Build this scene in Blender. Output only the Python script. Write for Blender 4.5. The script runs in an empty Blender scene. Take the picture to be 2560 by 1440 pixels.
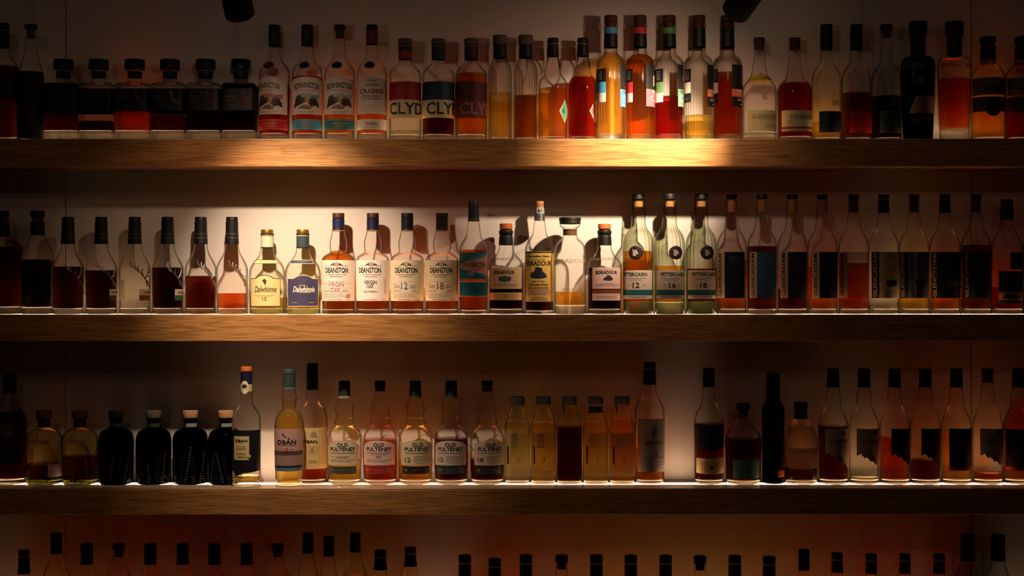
import bpy, bmesh, math, random
from mathutils import Vector
random.seed(7)
R = math.radians
SC = bpy.context.scene
COL = SC.collection
D = 3.5                      # camera to shelf front, metres
PX = 0.001                   # one pixel of the 2560 frame is 1 mm at the shelf front

# ------------------------------------------------------------------ camera, world, lights, exposure
cam_d = bpy.data.cameras.new('camera'); cam = bpy.data.objects.new('camera', cam_d); COL.objects.link(cam)
cam.location = (0, -D, 0); cam.rotation_euler = (R(90), 0, 0)
cam_d.sensor_width = 36; cam_d.lens = 36 * D / 2.56; cam_d.clip_start = .05
SC.camera = cam
w = bpy.data.worlds.new('world'); SC.world = w; w.use_nodes = True
w.node_tree.nodes['Background'].inputs[0].default_value = (1, .46, .26, 1)
w.node_tree.nodes['Background'].inputs[1].default_value = .004
SC.view_settings.view_transform = 'Standard'; SC.view_settings.look = 'None'
SC.view_settings.exposure = 0; SC.view_settings.gamma = 1; SC.view_settings.use_curve_mapping = False
cy = SC.cycles
cy.max_bounces = 10; cy.transparent_max_bounces = 40; cy.transmission_bounces = 8; cy.volume_bounces = 0
cy.glossy_bounces = 4; cy.diffuse_bounces = 4
cy.caustics_reflective = False; cy.caustics_refractive = True
cy.use_denoising = True; cy.sample_clamp_indirect = 4

LAMP = {}
def spot(name, loc, aim, power, size, blend, col=(1, .78, .55), rad=.014):
    l = bpy.data.lights.new(name, 'SPOT'); l.energy = power; l.spot_size = R(size); l.spot_blend = blend
    l.color = col; l.shadow_soft_size = rad
    o = bpy.data.objects.new(name, l); COL.objects.link(o); o.location = loc
    o.rotation_euler = (Vector(aim) - Vector(loc)).to_track_quat('-Z', 'Y').to_euler()
    return o
LAMP_L = (-.592, -.45, .592); AIM_L = (-.525, .15, -.150)
LAMP_R = (.497, -.38, .614); AIM_R = (.275, .15, .290)
WARM = (1, .74, .50); WARMER = (1, .60, .37)
spot('spot_light_beam', LAMP_L, AIM_L, 50, 60, 1.0, WARM)
spot('spot_light_spill', LAMP_L, AIM_L, 3.2, 104, .7, WARMER)
spot('spot_light_beam', LAMP_R, AIM_R, 70, 56, 1.0, WARM)
spot('spot_light_spill', LAMP_R, AIM_R, 3.2, 104, .9, WARMER)
for (x_, y_) in ((-1.3, -1.5), (-.35, -1.9), (.55, -1.7), (1.5, -2.0)):      # the bar's own small ceiling lamps, behind the camera's view
    l = bpy.data.lights.new('ceiling_bulb', 'POINT'); l.energy = .95; l.color = (1, .60, .38); l.shadow_soft_size = .008
    o = bpy.data.objects.new('ceiling_bulb', l); COL.objects.link(o); o.location = (x_, y_, 1.02)
LED_STRENGTH = 10

# ------------------------------------------------------------------ materials
def lin(h):
    if isinstance(h, str):
        v = [int(h[i:i + 2], 16) / 255 for i in (0, 2, 4)]
        return tuple(c / 12.92 if c <= .04045 else ((c + .055) / 1.055) ** 2.4 for c in v)
    return h
MATS = {}
def nt(name):
    m = bpy.data.materials.new(name); m.use_nodes = True
    n = m.node_tree.nodes; n.clear()
    return m, n, m.node_tree.links
def plain(h, rough=.55, metal=0., spec=.4, grain=.06):
    key = ('p', h, rough, metal, spec)
    if key in MATS: return MATS[key]
    m, n, l = nt('surface'); c = lin(h)
    o = n.new('ShaderNodeOutputMaterial'); b = n.new('ShaderNodeBsdfPrincipled')
    no = n.new('ShaderNodeTexNoise'); no.inputs['Scale'].default_value = 260
    tc = n.new('ShaderNodeTexCoord'); l.new(tc.outputs['Object'], no.inputs['Vector'])
    mx = n.new('ShaderNodeMixRGB'); mx.inputs[1].default_value = (*[x * (1 - grain) for x in c], 1)
    mx.inputs[2].default_value = (*[min(1, x * (1 + grain)) for x in c], 1)
    l.new(no.outputs['Fac'], mx.inputs[0]); l.new(mx.outputs[0], b.inputs['Base Color'])
    b.inputs['Roughness'].default_value = rough; b.inputs['Metallic'].default_value = metal
    b.inputs['Specular IOR Level'].default_value = spec
    l.new(b.outputs[0], o.inputs[0]); MATS[key] = m
    return m
def sheer(h, a):
    """a translucent printed film: lets the liquid show through"""
    key = ('s', h, a)
    if key in MATS: return MATS[key]
    m, n, l = nt('sheer_label')
    o = n.new('ShaderNodeOutputMaterial'); d = n.new('ShaderNodeBsdfDiffuse'); t = n.new('ShaderNodeBsdfTransparent')
    tl = n.new('ShaderNodeBsdfTranslucent'); x0 = n.new('ShaderNodeMixShader'); x0.inputs[0].default_value = .4
    d.inputs[0].default_value = (*lin(h), 1); tl.inputs[0].default_value = (*lin(h), 1)
    x = n.new('ShaderNodeMixShader'); x.inputs[0].default_value = a
    l.new(d.outputs[0], x0.inputs[1]); l.new(tl.outputs[0], x0.inputs[2])
    l.new(t.outputs[0], x.inputs[1]); l.new(x0.outputs[0], x.inputs[2]); l.new(x.outputs[0], o.inputs[0])
    MATS[key] = m
    return m
def glass(kind='clear'):
    key = ('g', kind)
    if key in MATS: return MATS[key]
    cen, edge = {'clear': ((.975, .97, .955), (.30, .27, .22)), 'green': ((.95, .965, .91), (.20, .22, .14)), 'ribbed': ((.995, .99, .98), (.70, .68, .63)), 'ribgreen': ((.975, .985, .95), (.62, .65, .53)),
                 'olive': ((.80, .80, .52), (.12, .15, .07)), 'black': ((.004, .004, .006), (.001, .001, .001)),
                 'bottle': ((.02, .035, .02), (.004, .008, .005))}[kind]
    m, n, l = nt('glass_' + kind)
    o = n.new('ShaderNodeOutputMaterial'); t = n.new('ShaderNodeBsdfTransparent'); g = n.new('ShaderNodeBsdfGlossy')
    g.inputs['Roughness'].default_value = .02
    lw = n.new('ShaderNodeLayerWeight'); lw.inputs['Blend'].default_value = .5
    rp = n.new('ShaderNodeValToRGB'); rib_ = kind in ('ribbed', 'ribgreen'); rp.color_ramp.elements[0].position = .02 if rib_ else .6; rp.color_ramp.elements[1].position = .42 if rib_ else .97
    rp.color_ramp.elements[0].color = (*cen, 1); rp.color_ramp.elements[1].color = (*edge, 1)
    l.new(lw.outputs['Facing'], rp.inputs[0]); l.new(rp.outputs[0], t.inputs[0])
    fi = n.new('ShaderNodeMath'); fi.operation = 'MULTIPLY'; fi.inputs[1].default_value = 1.0
    lw2 = n.new('ShaderNodeLayerWeight'); lw2.inputs['Blend'].default_value = .12
    l.new(lw2.outputs['Fresnel'], fi.inputs[0])
    mn = n.new('ShaderNodeMath'); mn.operation = 'MINIMUM'; mn.inputs[1].default_value = .7
    l.new(fi.outputs[0], mn.inputs[0])
    nd = n.new('ShaderNodeTexNoise'); nd.inputs['Scale'].default_value = 45; bu = n.new('ShaderNodeBump')
    bu.inputs['Strength'].default_value = .05; bu.inputs['Distance'].default_value = .002
    tc = n.new('ShaderNodeTexCoord'); l.new(tc.outputs['Object'], nd.inputs['Vector'])
    l.new(nd.outputs['Fac'], bu.inputs['Height']); l.new(bu.outputs[0], g.inputs['Normal'])
    x = n.new('ShaderNodeMixShader'); l.new(mn.outputs[0], x.inputs[0])
    l.new(t.outputs[0], x.inputs[1]); l.new(g.outputs[0], x.inputs[2]); l.new(x.outputs[0], o.inputs[0])
    MATS[key] = m
    return m
def thickglass(kind='clear'):
    key = ('tg', kind)
    if key in MATS: return MATS[key]
    c = {'clear': (.95, .93, .88), 'ribbed': (.95, .93, .86), 'ribgreen': (.86, .90, .76), 'green': (.86, .90, .76), 'olive': (.6, .62, .4), 'black': (.01, .01, .01), 'bottle': (.05, .09, .06)}[kind]
    m, n, l = nt('thick_glass')
    o = n.new('ShaderNodeOutputMaterial'); t = n.new('ShaderNodeBsdfTransparent'); t.inputs[0].default_value = (*c, 1)
    g = n.new('ShaderNodeBsdfGlass'); g.inputs['Color'].default_value = (*c, 1); g.inputs['IOR'].default_value = 1.5
    g.inputs['Roughness'].default_value = .05
    x = n.new('ShaderNodeMixShader'); x.inputs[0].default_value = .35
    l.new(t.outputs[0], x.inputs[1]); l.new(g.outputs[0], x.inputs[2]); l.new(x.outputs[0], o.inputs[0])
    MATS[key] = m
    return m
LIQ = {'pale': (.93, .80, .36), 'gold': (.93, .60, .08), 'amber': (.90, .38, .03), 'orange': (.82, .20, .013),
       'redorange': (.62, .07, .008), 'red': (.42, .010, .005), 'brown': (.22, .035, .005), 'redbrown': (.12, .010, .003), 'dark': (.03, .004, .002)}
def liquid(kind):
    key = ('l', kind)
    if key in MATS: return MATS[key]
    T = LIQ[kind]; sig = [-math.log(x) / .072 for x in T]; dens = max(sig) * 1.02
    m, n, l = nt('liquid_' + kind)
    o = n.new('ShaderNodeOutputMaterial'); t = n.new('ShaderNodeBsdfTransparent'); t.inputs[0].default_value = (1, 1, 1, 1)
    tr = n.new('ShaderNodeBsdfTranslucent'); c = [min(1, x ** .6) for x in T]; tr.inputs[0].default_value = (*c, 1)
    df = n.new('ShaderNodeBsdfDiffuse'); df.inputs[0].default_value = (*c, 1)
    x0 = n.new('ShaderNodeMixShader'); x0.inputs[0].default_value = .65; l.new(df.outputs[0], x0.inputs[1]); l.new(tr.outputs[0], x0.inputs[2])
    x1 = n.new('ShaderNodeMixShader'); x1.inputs[0].default_value = .05
    rf = n.new('ShaderNodeBsdfRefraction'); rf.inputs['IOR'].default_value = 1.30; rf.inputs['Roughness'].default_value = .04
    rf.inputs['Color'].default_value = (1, 1, 1, 1); xr = n.new('ShaderNodeMixShader'); xr.inputs[0].default_value = .3
    l.new(t.outputs[0], xr.inputs[1]); l.new(rf.outputs[0], xr.inputs[2]); l.new(xr.outputs[0], x1.inputs[1]); l.new(x0.outputs[0], x1.inputs[2])
    g = n.new('ShaderNodeBsdfGlossy'); g.inputs['Roughness'].default_value = .05
    lw = n.new('ShaderNodeLayerWeight'); lw.inputs['Blend'].default_value = .08
    mn = n.new('ShaderNodeMath'); mn.operation = 'MINIMUM'; mn.inputs[1].default_value = .6; l.new(lw.outputs['Fresnel'], mn.inputs[0])
    x2 = n.new('ShaderNodeMixShader'); l.new(mn.outputs[0], x2.inputs[0]); l.new(x1.outputs[0], x2.inputs[1]); l.new(g.outputs[0], x2.inputs[2])
    va = n.new('ShaderNodeVolumeAbsorption'); va.inputs['Density'].default_value = dens
    va.inputs['Color'].default_value = (*[1 - s / dens for s in sig], 1)
    l.new(x2.outputs[0], o.inputs['Surface']); l.new(va.outputs[0], o.inputs['Volume']); MATS[key] = m
    return m
def wood(c1, c2, scale=1., rough=.5, name='oak', spec=.25):
    m, n, l = nt(name); o = n.new('ShaderNodeOutputMaterial'); b = n.new('ShaderNodeBsdfPrincipled')
    tc = n.new('ShaderNodeTexCoord'); mp = n.new('ShaderNodeMapping'); mp.inputs['Scale'].default_value = (1.6 * scale, 9 * scale, 22 * scale)
    l.new(tc.outputs['Object'], mp.inputs[0])
    n1 = n.new('ShaderNodeTexNoise'); n1.inputs['Scale'].default_value = 1.7; n1.inputs['Detail'].default_value = 2; n1.inputs['Distortion'].default_value = .6
    l.new(mp.outputs[0], n1.inputs['Vector'])
    wv = n.new('ShaderNodeMath'); wv.operation = 'MULTIPLY'; wv.inputs[1].default_value = 9
    l.new(n1.outputs['Fac'], wv.inputs[0]); fr = n.new('ShaderNodeMath'); fr.operation = 'PINGPONG'; fr.inputs[1].default_value = 1; l.new(wv.outputs[0], fr.inputs[0])
    mp2 = n.new('ShaderNodeMapping'); mp2.inputs['Scale'].default_value = (14 * scale, 120 * scale, 330 * scale); l.new(tc.outputs['Object'], mp2.inputs[0])
    n2 = n.new('ShaderNodeTexNoise'); n2.inputs['Scale'].default_value = 1.; n2.inputs['Detail'].default_value = 4; l.new(mp2.outputs[0], n2.inputs['Vector'])
    r2 = n.new('ShaderNodeMapRange'); r2.inputs['From Min'].default_value = .38; r2.inputs['From Max'].default_value = .55; l.new(n2.outputs['Fac'], r2.inputs['Value'])
    mx = n.new('ShaderNodeMixRGB'); mx.inputs[1].default_value = (*lin(c1), 1); mx.inputs[2].default_value = (*lin(c2), 1)
    pw = n.new('ShaderNodeMath'); pw.operation = 'POWER'; pw.inputs[1].default_value = 3; l.new(fr.outputs[0], pw.inputs[0])
    sc = n.new('ShaderNodeMath'); sc.operation = 'MULTIPLY'; sc.inputs[1].default_value = .7; l.new(pw.outputs[0], sc.inputs[0]); l.new(sc.outputs[0], mx.inputs[0])
    m2 = n.new('ShaderNodeMixRGB'); m2.blend_type = 'MULTIPLY'; m2.inputs[0].default_value = 1
    cr = n.new('ShaderNodeMapRange'); cr.inputs['To Min'].default_value = .62; cr.inputs['To Max'].default_value = 1.0; l.new(r2.outputs[0], cr.inputs['Value'])
    l.new(mx.outputs[0], m2.inputs[1]); l.new(cr.outputs[0], m2.inputs[2])
    l.new(m2.outputs[0], b.inputs['Base Color']); b.inputs['Roughness'].default_value = rough; b.inputs['Specular IOR Level'].default_value = spec
    bu = n.new('ShaderNodeBump'); bu.inputs['Strength'].default_value = .25; bu.inputs['Distance'].default_value = .0006
    l.new(r2.outputs[0], bu.inputs['Height']); l.new(bu.outputs[0], b.inputs['Normal']); l.new(b.outputs[0], o.inputs[0])
    return m
def paint(h, rough=.75, name='paint'):
    m, n, l = nt(name); o = n.new('ShaderNodeOutputMaterial'); b = n.new('ShaderNodeBsdfPrincipled'); c = lin(h)
    tc = n.new('ShaderNodeTexCoord'); no = n.new('ShaderNodeTexNoise'); no.inputs['Scale'].default_value = 3; no.inputs['Detail'].default_value = 5
    l.new(tc.outputs['Object'], no.inputs['Vector']); mx = n.new('ShaderNodeMixRGB')
    mx.inputs[1].default_value = (*[x * .94 for x in c], 1); mx.inputs[2].default_value = (*c, 1)
    l.new(no.outputs['Fac'], mx.inputs[0]); l.new(mx.outputs[0], b.inputs['Base Color'])
    b.inputs['Roughness'].default_value = rough; b.inputs['Specular IOR Level'].default_value = .2
    l.new(b.outputs[0], o.inputs[0])
    return m
def glow(col, s, name='lit_diffuser'):
    m, n, l = nt(name); o = n.new('ShaderNodeOutputMaterial'); e = n.new('ShaderNodeEmission')
    e.inputs[0].default_value = (*col, 1); e.inputs[1].default_value = s; l.new(e.outputs[0], o.inputs[0])
    return m
OAK = wood('c08a50', '9a6236'); CORK = wood('b98250', '8f5c33', 6, .8, 'cork'); DWOOD = wood('5d3a22', '3d2414', 5, .6, 'dark_wood')
GWOOD = wood('75685c', '564a40', 5, .7, 'grey_wood'); TWOOD = wood('c79a72', 'a97c55', 5, .7, 'tan_wood')
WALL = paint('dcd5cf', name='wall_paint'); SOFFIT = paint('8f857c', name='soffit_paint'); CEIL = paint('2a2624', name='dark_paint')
TOPB = wood('d2b08c', 'c09c74', 1., .16, 'varnished_oak', .8)
LED = glow((1, .62, .36), LED_STRENGTH)
def M(c):
    """colour or material -> material"""
    if not isinstance(c, str): return c
    return {'gold': plain('b98a3c', .3, .8), 'silver': plain('a8a8a8', .28, .9), 'cork': CORK, 'dwood': DWOOD, 'gwood': GWOOD, 'twood': TWOOD,
            'orangewood': plain('c4652c', .6), 'blackgloss': plain('070708', .25), 'steel': plain('5d7a90', .4, .4)}.get(c) or plain(c)

# ------------------------------------------------------------------ objects
def link(name, me, mat=None, parent=None):
    o = bpy.data.objects.new(name, me); COL.objects.link(o)
    if mat is not None and not me.materials: me.materials.append(mat)
    elif mat is not None and me.materials[0] != mat:
        me = me.copy(); o.data = me; me.materials[0] = mat
    if parent is not None: o.parent = parent
    return o
def mesh(name, v, f, smooth=False):
    me = bpy.data.meshes.new(name); me.from_pydata(v, [], f); me.update()
    if smooth: me.shade_smooth()
    return me
def box(name, x0, x1, y0, y1, z0, z1, mat, parent=None, bev=.0012):
    bm = bmesh.new()
    vs = [bm.verts.new(p) for p in ((x0, y0, z0), (x1, y0, z0), (x1, y1, z0), (x0, y1, z0), (x0, y0, z1), (x1, y0, z1), (x1, y1, z1), (x0, y1, z1))]
    for q in ((3, 2, 1, 0), (4, 5, 6, 7), (0, 1, 5, 4), (1, 2, 6, 5), (2, 3, 7, 6), (3, 0, 4, 7)): bm.faces.new([vs[i] for i in q])
    if bev: bmesh.ops.bevel(bm, geom=bm.edges[:], offset=bev, segments=1, affect='EDGES')
    me = bpy.data.meshes.new(name); bm.to_mesh(me); bm.free()
    return link(name, me, mat, parent)
def struct(o): o['kind'] = 'structure'; return o
def empty(name, loc, label, cat, group=None):
    o = bpy.data.objects.new(name, None); COL.objects.link(o); o.location = loc; o.empty_display_size = .02
    o['label'] = label; o['category'] = cat
    if group: o['group'] = group
    return o

# ------------------------------------------------------------------ the setting
BACK = .150
wl = struct(bpy.data.objects.new('wall_back', None)); COL.objects.link(wl)
for (a, b) in ((-3.0, -1.1655), (-1.1635, 1.197), (1.199, 3.0)):
    box('wall_panel', a, b, BACK, BACK + .02, -1.6, 1.15, WALL, wl, .0015)
box('backing', -3, 3, BACK + .021, BACK + .06, -1.6, 1.15, CEIL, wl, 0)
struct(box('ceiling', -3, 3, -4.5, BACK + .06, 1.151, 1.2, CEIL, None, 0))
struct(box('floor', -3, 3, -4.5, BACK + .06, -1.66, -1.61, DWOOD, None, 0))

SHELF = {1: (.373, .3035), 2: (-.067, -.1335), 3: (-.501, -.567), 4: (-.935, -1.001)}
NAMES = {1: 'topmost', 2: 'second', 3: 'third', 4: 'lowest'}
JOIN = {1: .007, 2: .008, 3: .007, 4: .007}
EXTRA = {1: 'upper oak shelf with tall ribbed bottles under the right lamp', 2: 'middle oak shelf with the brightest pool of light on its left half',
         3: 'lower oak shelf with its lit strip showing in a gap between bottles', 4: 'bottom oak shelf just under the frame, below the row of dark caps'}
for k, (zt, zb) in SHELF.items():
    e = empty('wall_shelf', (0, 0, 0), EXTRA[k], 'shelf', 'oak shelves carrying the bottles')
    j = JOIN[k]
    for (a, b) in ((-1.65, j), (j, 1.65)):
        box('front_board', a, b, 0, .022, zb, zt - .0035, OAK, e, .0012); box('edge_lipping', a, b, .0004, .0222, zt - .0033, zt, TOPB, e, .0008)
        box('underside_board', a, b, .0225, .060, zb, zb + .016, OAK, e, .0008)
        box('top_board', a, b, .0225, .0675, zt - .016, zt, TOPB, e, .0006)
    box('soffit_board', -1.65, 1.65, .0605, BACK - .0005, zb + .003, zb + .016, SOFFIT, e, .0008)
    box('rear_top_board', -1.65, 1.65, .1045, BACK - .0005, zt - .016, zt, TOPB, e, .0006)
    s = box('light_strip', -1.335, 1.335, .0680, .104, zt - .012, zt, LED, e, 0)
    for (a, b) in ((-1.65, -1.3355), (1.3355, 1.65)): box('strip_cover', a, b, .0680, .104, zt - .012, zt, TOPB, e, 0)
    s['label'] = 'glowing white light strip let into the shelf top'

# ------------------------------------------------------------------ lamps
def track_lamp(loc, aim, label):
    d = (Vector(aim) - Vector(loc)).normalized(); L = .15; r = .032
    e = empty('spotlight', loc, label, 'lamp', 'black ceiling spotlights'); e.rotation_euler = d.to_track_quat('-Z', 'Y').to_euler()
    blk = plain('060606', .8, 0., .08)
    def lathe0(name, prof, mat, par, seg=40):
        v = []; f = []
        for (r_, z) in prof:
            for i in range(seg): a = 2 * math.pi * i / seg; v.append((r_ * math.cos(a), r_ * math.sin(a), z))
        for j in range(len(prof) - 1):
            for i in range(seg): f.append((j * seg + i, j * seg + (i + 1) % seg, (j + 1) * seg + (i + 1) % seg, (j + 1) * seg + i))
        me = mesh(name, v, f, True)
        return link(name, me, mat, par)
    # mouth sits just behind the light's origin, so the can never shades its own beam
    c = lathe0('housing', [(.0001, .012), (r - .004, .012), (r - .004, .003), (r - .002, .001), (r, .003), (r, L - .003), (r - .003, L), (.0001, L)], blk, e)
    lathe0('lens', [(.0001, .0085), (r - .006, .0085), (r - .006, .0105), (.0001, .0105)], glow((1, .8, .58), 25, 'lamp_lens'), e)
    # swivel and stem up to the ceiling track
    rot = e.rotation_euler.to_matrix(); mid = Vector(loc) + rot @ Vector((0, 0, L * .72))
    inv = rot.inverted()
    def loc_pt(p): return inv @ (Vector(p) - Vector(loc))
    top = Vector((mid.x, mid.y, 1.098)); side = Vector((mid.x + .0, mid.y, mid.z))
    bm = bmesh.new()
    def bar(p, q, rr, seg=12):
        p = loc_pt(p); q = loc_pt(q); ax = (q - p); ln = ax.length
        r_ = bmesh.ops.create_cone(bm, cap_ends=True, segments=seg, radius1=rr, radius2=rr, depth=ln)
        mt = ax.to_track_quat('Z', 'Y').to_matrix().to_4x4(); mt.translation = (p + q) / 2
        bmesh.ops.transform(bm, matrix=mt, verts=r_['verts'])
    bar(side + Vector((0, 0, .028)), top, .006)
    me = bpy.data.meshes.new('stem'); bm.to_mesh(me); bm.free(); link('stem', me, blk, e)
    return e
track_lamp(LAMP_L, AIM_L, 'black cylindrical ceiling spotlight hanging on the left, nearly upright')
track_lamp(LAMP_R, AIM_R, 'black cylindrical ceiling spotlight on the right, tilted towards the left')
t = box('ceiling_track', -1.6, 1.6, -.545, -.44, 1.098, 1.1505, plain('0c0c0c'), None, .003)
t['label'] = 'black ceiling rail from which both spotlights hang'; t['category'] = 'rail'

# ------------------------------------------------------------------ bottle kit
def chaikin(p, it=2):
    for _ in range(it):
        q = [p[0]]
        for a, b in zip(p, p[1:]):
            q += [(a[0] * .75 + b[0] * .25, a[1] * .75 + b[1] * .25), (a[0] * .25 + b[0] * .75, a[1] * .25 + b[1] * .75)]
        q.append(p[-1]); p = q
    return p
def rad(prof, h):
    if h <= prof[0][0]: return prof[0][1]
    for (a, ra), (b, rb) in zip(prof, prof[1:]):
        if h <= b: return ra + (rb - ra) * ((h - a) / (b - a) if b > a else 0)
    return prof[-1][1]
def ring(r, S, seg, ribs=0, amp=0, off=0.):
    """one cross section; S = (depth ratio, squareness, radius under which it is round)"""
    k, n, rn = S['k'], S['n'], S['rn']
    f = 0 if n == 2 and k == 1 else max(0, min(1, (r - rn) / max(.1, S['rb'] - rn) * 1.6))
    nn = 2 + (n - 2) * f; kk = 1 + (k - 1) * f; out = []
    for i in range(seg):
        a = 2 * math.pi * i / seg; s, c = math.sin(a), math.cos(a)
        rr = r + off + (amp * math.cos(a * ribs) if ribs else 0)
        out.append((rr * math.copysign(abs(s) ** (2 / nn), s), -kk * rr * math.copysign(abs(c) ** (2 / nn), c)))
    return out
MC = {}
def lathe(name, pts, S, seg=36, sc=PX, ribs=None, off=0., close=True):
    key = (name, tuple(pts), tuple(sorted(S.items())), seg, sc, ribs, off)
    if key in MC: return MC[key]
    v = []; f = []
    for (h, r) in pts:
        rb, am = 0, 0
        if ribs and ribs[2] < h < ribs[3]:
            rb, am = ribs[0], ribs[1] * min(1, (h - ribs[2]) / 5, (ribs[3] - h) / 5)
        for (x, y) in ring(r, S, seg, rb, am, off): v.append((x * sc, y * sc, h * sc))
    m = len(pts)
    for j in range(m - 1):
        for i in range(seg): f.append((j * seg + i, j * seg + (i + 1) % seg, (j + 1) * seg + (i + 1) % seg, (j + 1) * seg + i))
    if close:
        f.append(tuple(range(seg - 1, -1, -1))); f.append(tuple((m - 1) * seg + i for i in range(seg)))
    me = mesh(name, v, f, True)
    bm = bmesh.new(); bm.from_mesh(me); bmesh.ops.recalc_face_normals(bm, faces=bm.faces)
    for e in bm.edges:
        if len(e.link_faces) == 2 and e.calc_face_angle(0) > .6 and not ribs: e.smooth = False
    bm.to_mesh(me); bm.free(); MC[key] = me
    return me
ROUND = dict(k=1, n=2, rn=0, rb=1)
TXT = {}
def text_verts(s, bold=0., shear=0.):
    key = (s, bold, shear)
    if key not in TXT:
        cu = bpy.data.curves.new('text', 'FONT'); cu.body = s; cu.size = 1; cu.offset = bold; cu.shear = shear
        cu.resolution_u = 2; cu.align_x = 'CENTER'
        o = bpy.data.objects.new('text', cu)
        COL.objects.link(o); dg = bpy.context.evaluated_depsgraph_get()
        me = bpy.data.meshes.new_from_object(o.evaluated_get(dg))
        v = [(p.co.x, p.co.y) for p in me.vertices]; f = [tuple(p.vertices) for p in me.polygons]
        bpy.data.objects.remove(o); bpy.data.curves.remove(cu); bpy.data.meshes.remove(me)
        if v:
            x0 = min(p[0] for p in v); x1 = max(p[0] for p in v); y0 = min(p[1] for p in v); y1 = max(p[1] for p in v)
            v = [((x - (x0 + x1) / 2) / (x1 - x0), (y - (y0 + y1) / 2) / (y1 - y0)) for x, y in v]
        TXT[key] = (v, f)
    return TXT[key]

def tess(v, f, step=3.5):
    bm = bmesh.new(); vs = [bm.verts.new((a, b, 0)) for a, b in v]
    for q in f:
        try: bm.faces.new([vs[i] for i in q])
        except ValueError: pass
    x0 = min(a for a, b in v); x1 = max(a for a, b in v); x = x0 + step
    while x < x1 - .4:
        bmesh.ops.bisect_plane(bm, geom=bm.verts[:] + bm.edges[:] + bm.faces[:], dist=1e-5, plane_co=(x, 0, 0), plane_no=(1, 0, 0)); x += step
    bm.verts.index_update()
    out = [(q.co.x, q.co.y) for q in bm.verts], [tuple(p.index for p in q.verts) for q in bm.faces]
    bm.free(); return out
class Bottle:
    def __init__(s, row, x, prof, label, group=None, depth=98, glass_='clear', k=1., n=2., ribs=None, base=9, smooth=2, seg=36, name='whisky_bottle', lift=0):
        rmax = max(q[1] for q in prof) + (ribs[1] if ribs else 0); row_ = PLACED.setdefault(row, [])
        def gap(dp):
            m_ = (D + dp * PX) / D
            return min([math.hypot((x - 1280) * m_ - px_, dp - pd_) - (rmax + pr_) * 1.0 for (px_, pd_, pr_) in row_] or [9])
        if depth >= 90:
            lim = 147 - rmax * 1.028 * (k if n > 2 and k < 1 else 1)
            cand = [q for q in (98, 101, 95, 104, 92, 107, 89, 110, 86, 113, 83, 116, 80, 77, 74, 71) if q <= lim] or [lim]
            ok_ = [q for q in cand if gap(q) > rmax * .028 * 2 + .6]
            depth = ok_[0] if ok_ else max(cand, key=gap)
        row_.append(((x - 1280) * (D + depth * PX) / D, depth, rmax))
        s.sc = (D + depth * PX) / D * PX
        zt = SHELF[row][0] + .0004
        s.zt = zt
        s.root = empty(name, ((x - 1280) * s.sc, depth * PX, zt), label, 'bottle', group)
        pp = [(s.H(y), r) for y, r in prof][::-1]; sub = [pp[0]]
        for a, c in zip(pp, pp[1:]):
            q = max(1, int((c[0] - a[0]) / 14))
            sub += [(a[0] + (c[0] - a[0]) * i / q, a[1] + (c[1] - a[1]) * i / q) for i in range(1, q + 1)]
        s.P = chaikin(sub, smooth)
        # drop points that add nothing on straight runs
        kp = [s.P[0]]
        for i in range(1, len(s.P) - 1):
            (h0, r0), (h1, r1), (h2, r2) = kp[-1], s.P[i], s.P[i + 1]
            if abs(r1 - (r0 + (r2 - r0) * (h1 - h0) / max(1e-6, h2 - h0))) > .06 or h1 - h0 > 30: kp.append(s.P[i])
        s.P = kp + [s.P[-1]]
        s.P = [(max(h, 0), r) for h, r in s.P]
        if s.P[0][0] > .2: s.P = [(0, s.P[0][1] - 1)] + s.P
        s.P[0] = (0, s.P[0][1])
        rb = max(r for h, r in s.P); s.S = dict(k=k, n=n, rn=min(r for h, r in s.P) + 1, rb=rb) if (k != 1 or n != 2) else ROUND
        s.g = glass_; s.ribs = ribs; s.seg = ribs[0] * 6 if ribs else seg; s.base = base
        p = list(s.P); p = [(0, p[0][1] - 2.5), (1.2, p[0][1] - .6)] + [q for q in p if q[0] > 1.8]
        rbs = (ribs[0], ribs[1], s.H(ribs[3]), s.H(ribs[2])) if ribs else None
        s.GP = p
        link('glass_body', lathe('glass_body', p, s.S, s.seg, s.sc, rbs), glass(glass_), s.root)
        if base:
            bp = [(.35, p[0][1] - 1.2), (1.4, p[1][1] - .6)] + [(h, r - .7) for h, r in p if 1.8 < h < base - 1] + [(base - 1, rad(s.P, base) - 1), (base, rad(s.P, base) - 3)]
            link('glass_base', lathe('glass_base', bp, s.S, 36, s.sc), thickglass(glass_), s.root)
    def H(s, y): return ((720 - y) * s.sc - s.zt) / s.sc
    def liquid(s, level, kind):
        h1 = s.H(level); b = s.base + .6
        if h1 < b + 2: h1 = b + 2.5
        p = [(b, rad(s.P, b) - 5), (b + 1.5, rad(s.P, b + 1.5) - 2.6)] + [(h, r - 2.3) for h, r in s.P if b + 2 < h < h1 - .6] + [(h1, rad(s.P, h1) - 2.3)]
        link('liquid', lathe('liquid', p, s.S, 36, s.sc), liquid(kind), s.root)
        return s
    def cap(s, y0, y1, r, mat, name='stopper', taper=0., n=2.):
        a, b = s.H(y1), s.H(y0); r0 = r - taper; bv = min(1.4, (b - a) / 4)
        pts = [(a, r0 - bv * .6), (a + bv * .5, r0), (b - bv, r), (b - bv * .3, r - bv * .35), (b, r - bv)]
        S = ROUND if n == 2 else dict(k=1, n=n, rn=-1, rb=0)
        link(name, lathe(name, pts, S, 32, s.sc), M(mat), s.root); return s
    def cork(s, y0, y1, mat='dwood', dr=3.2):
        a, b = s.H(y1), s.H(y0); r = rad(s.P, (a + b) / 2) - dr
        link('cork', lathe('cork', [(a, r - 1), (a + 1, r), (b, r)], ROUND, 24, s.sc), M(mat), s.root); return s
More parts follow.
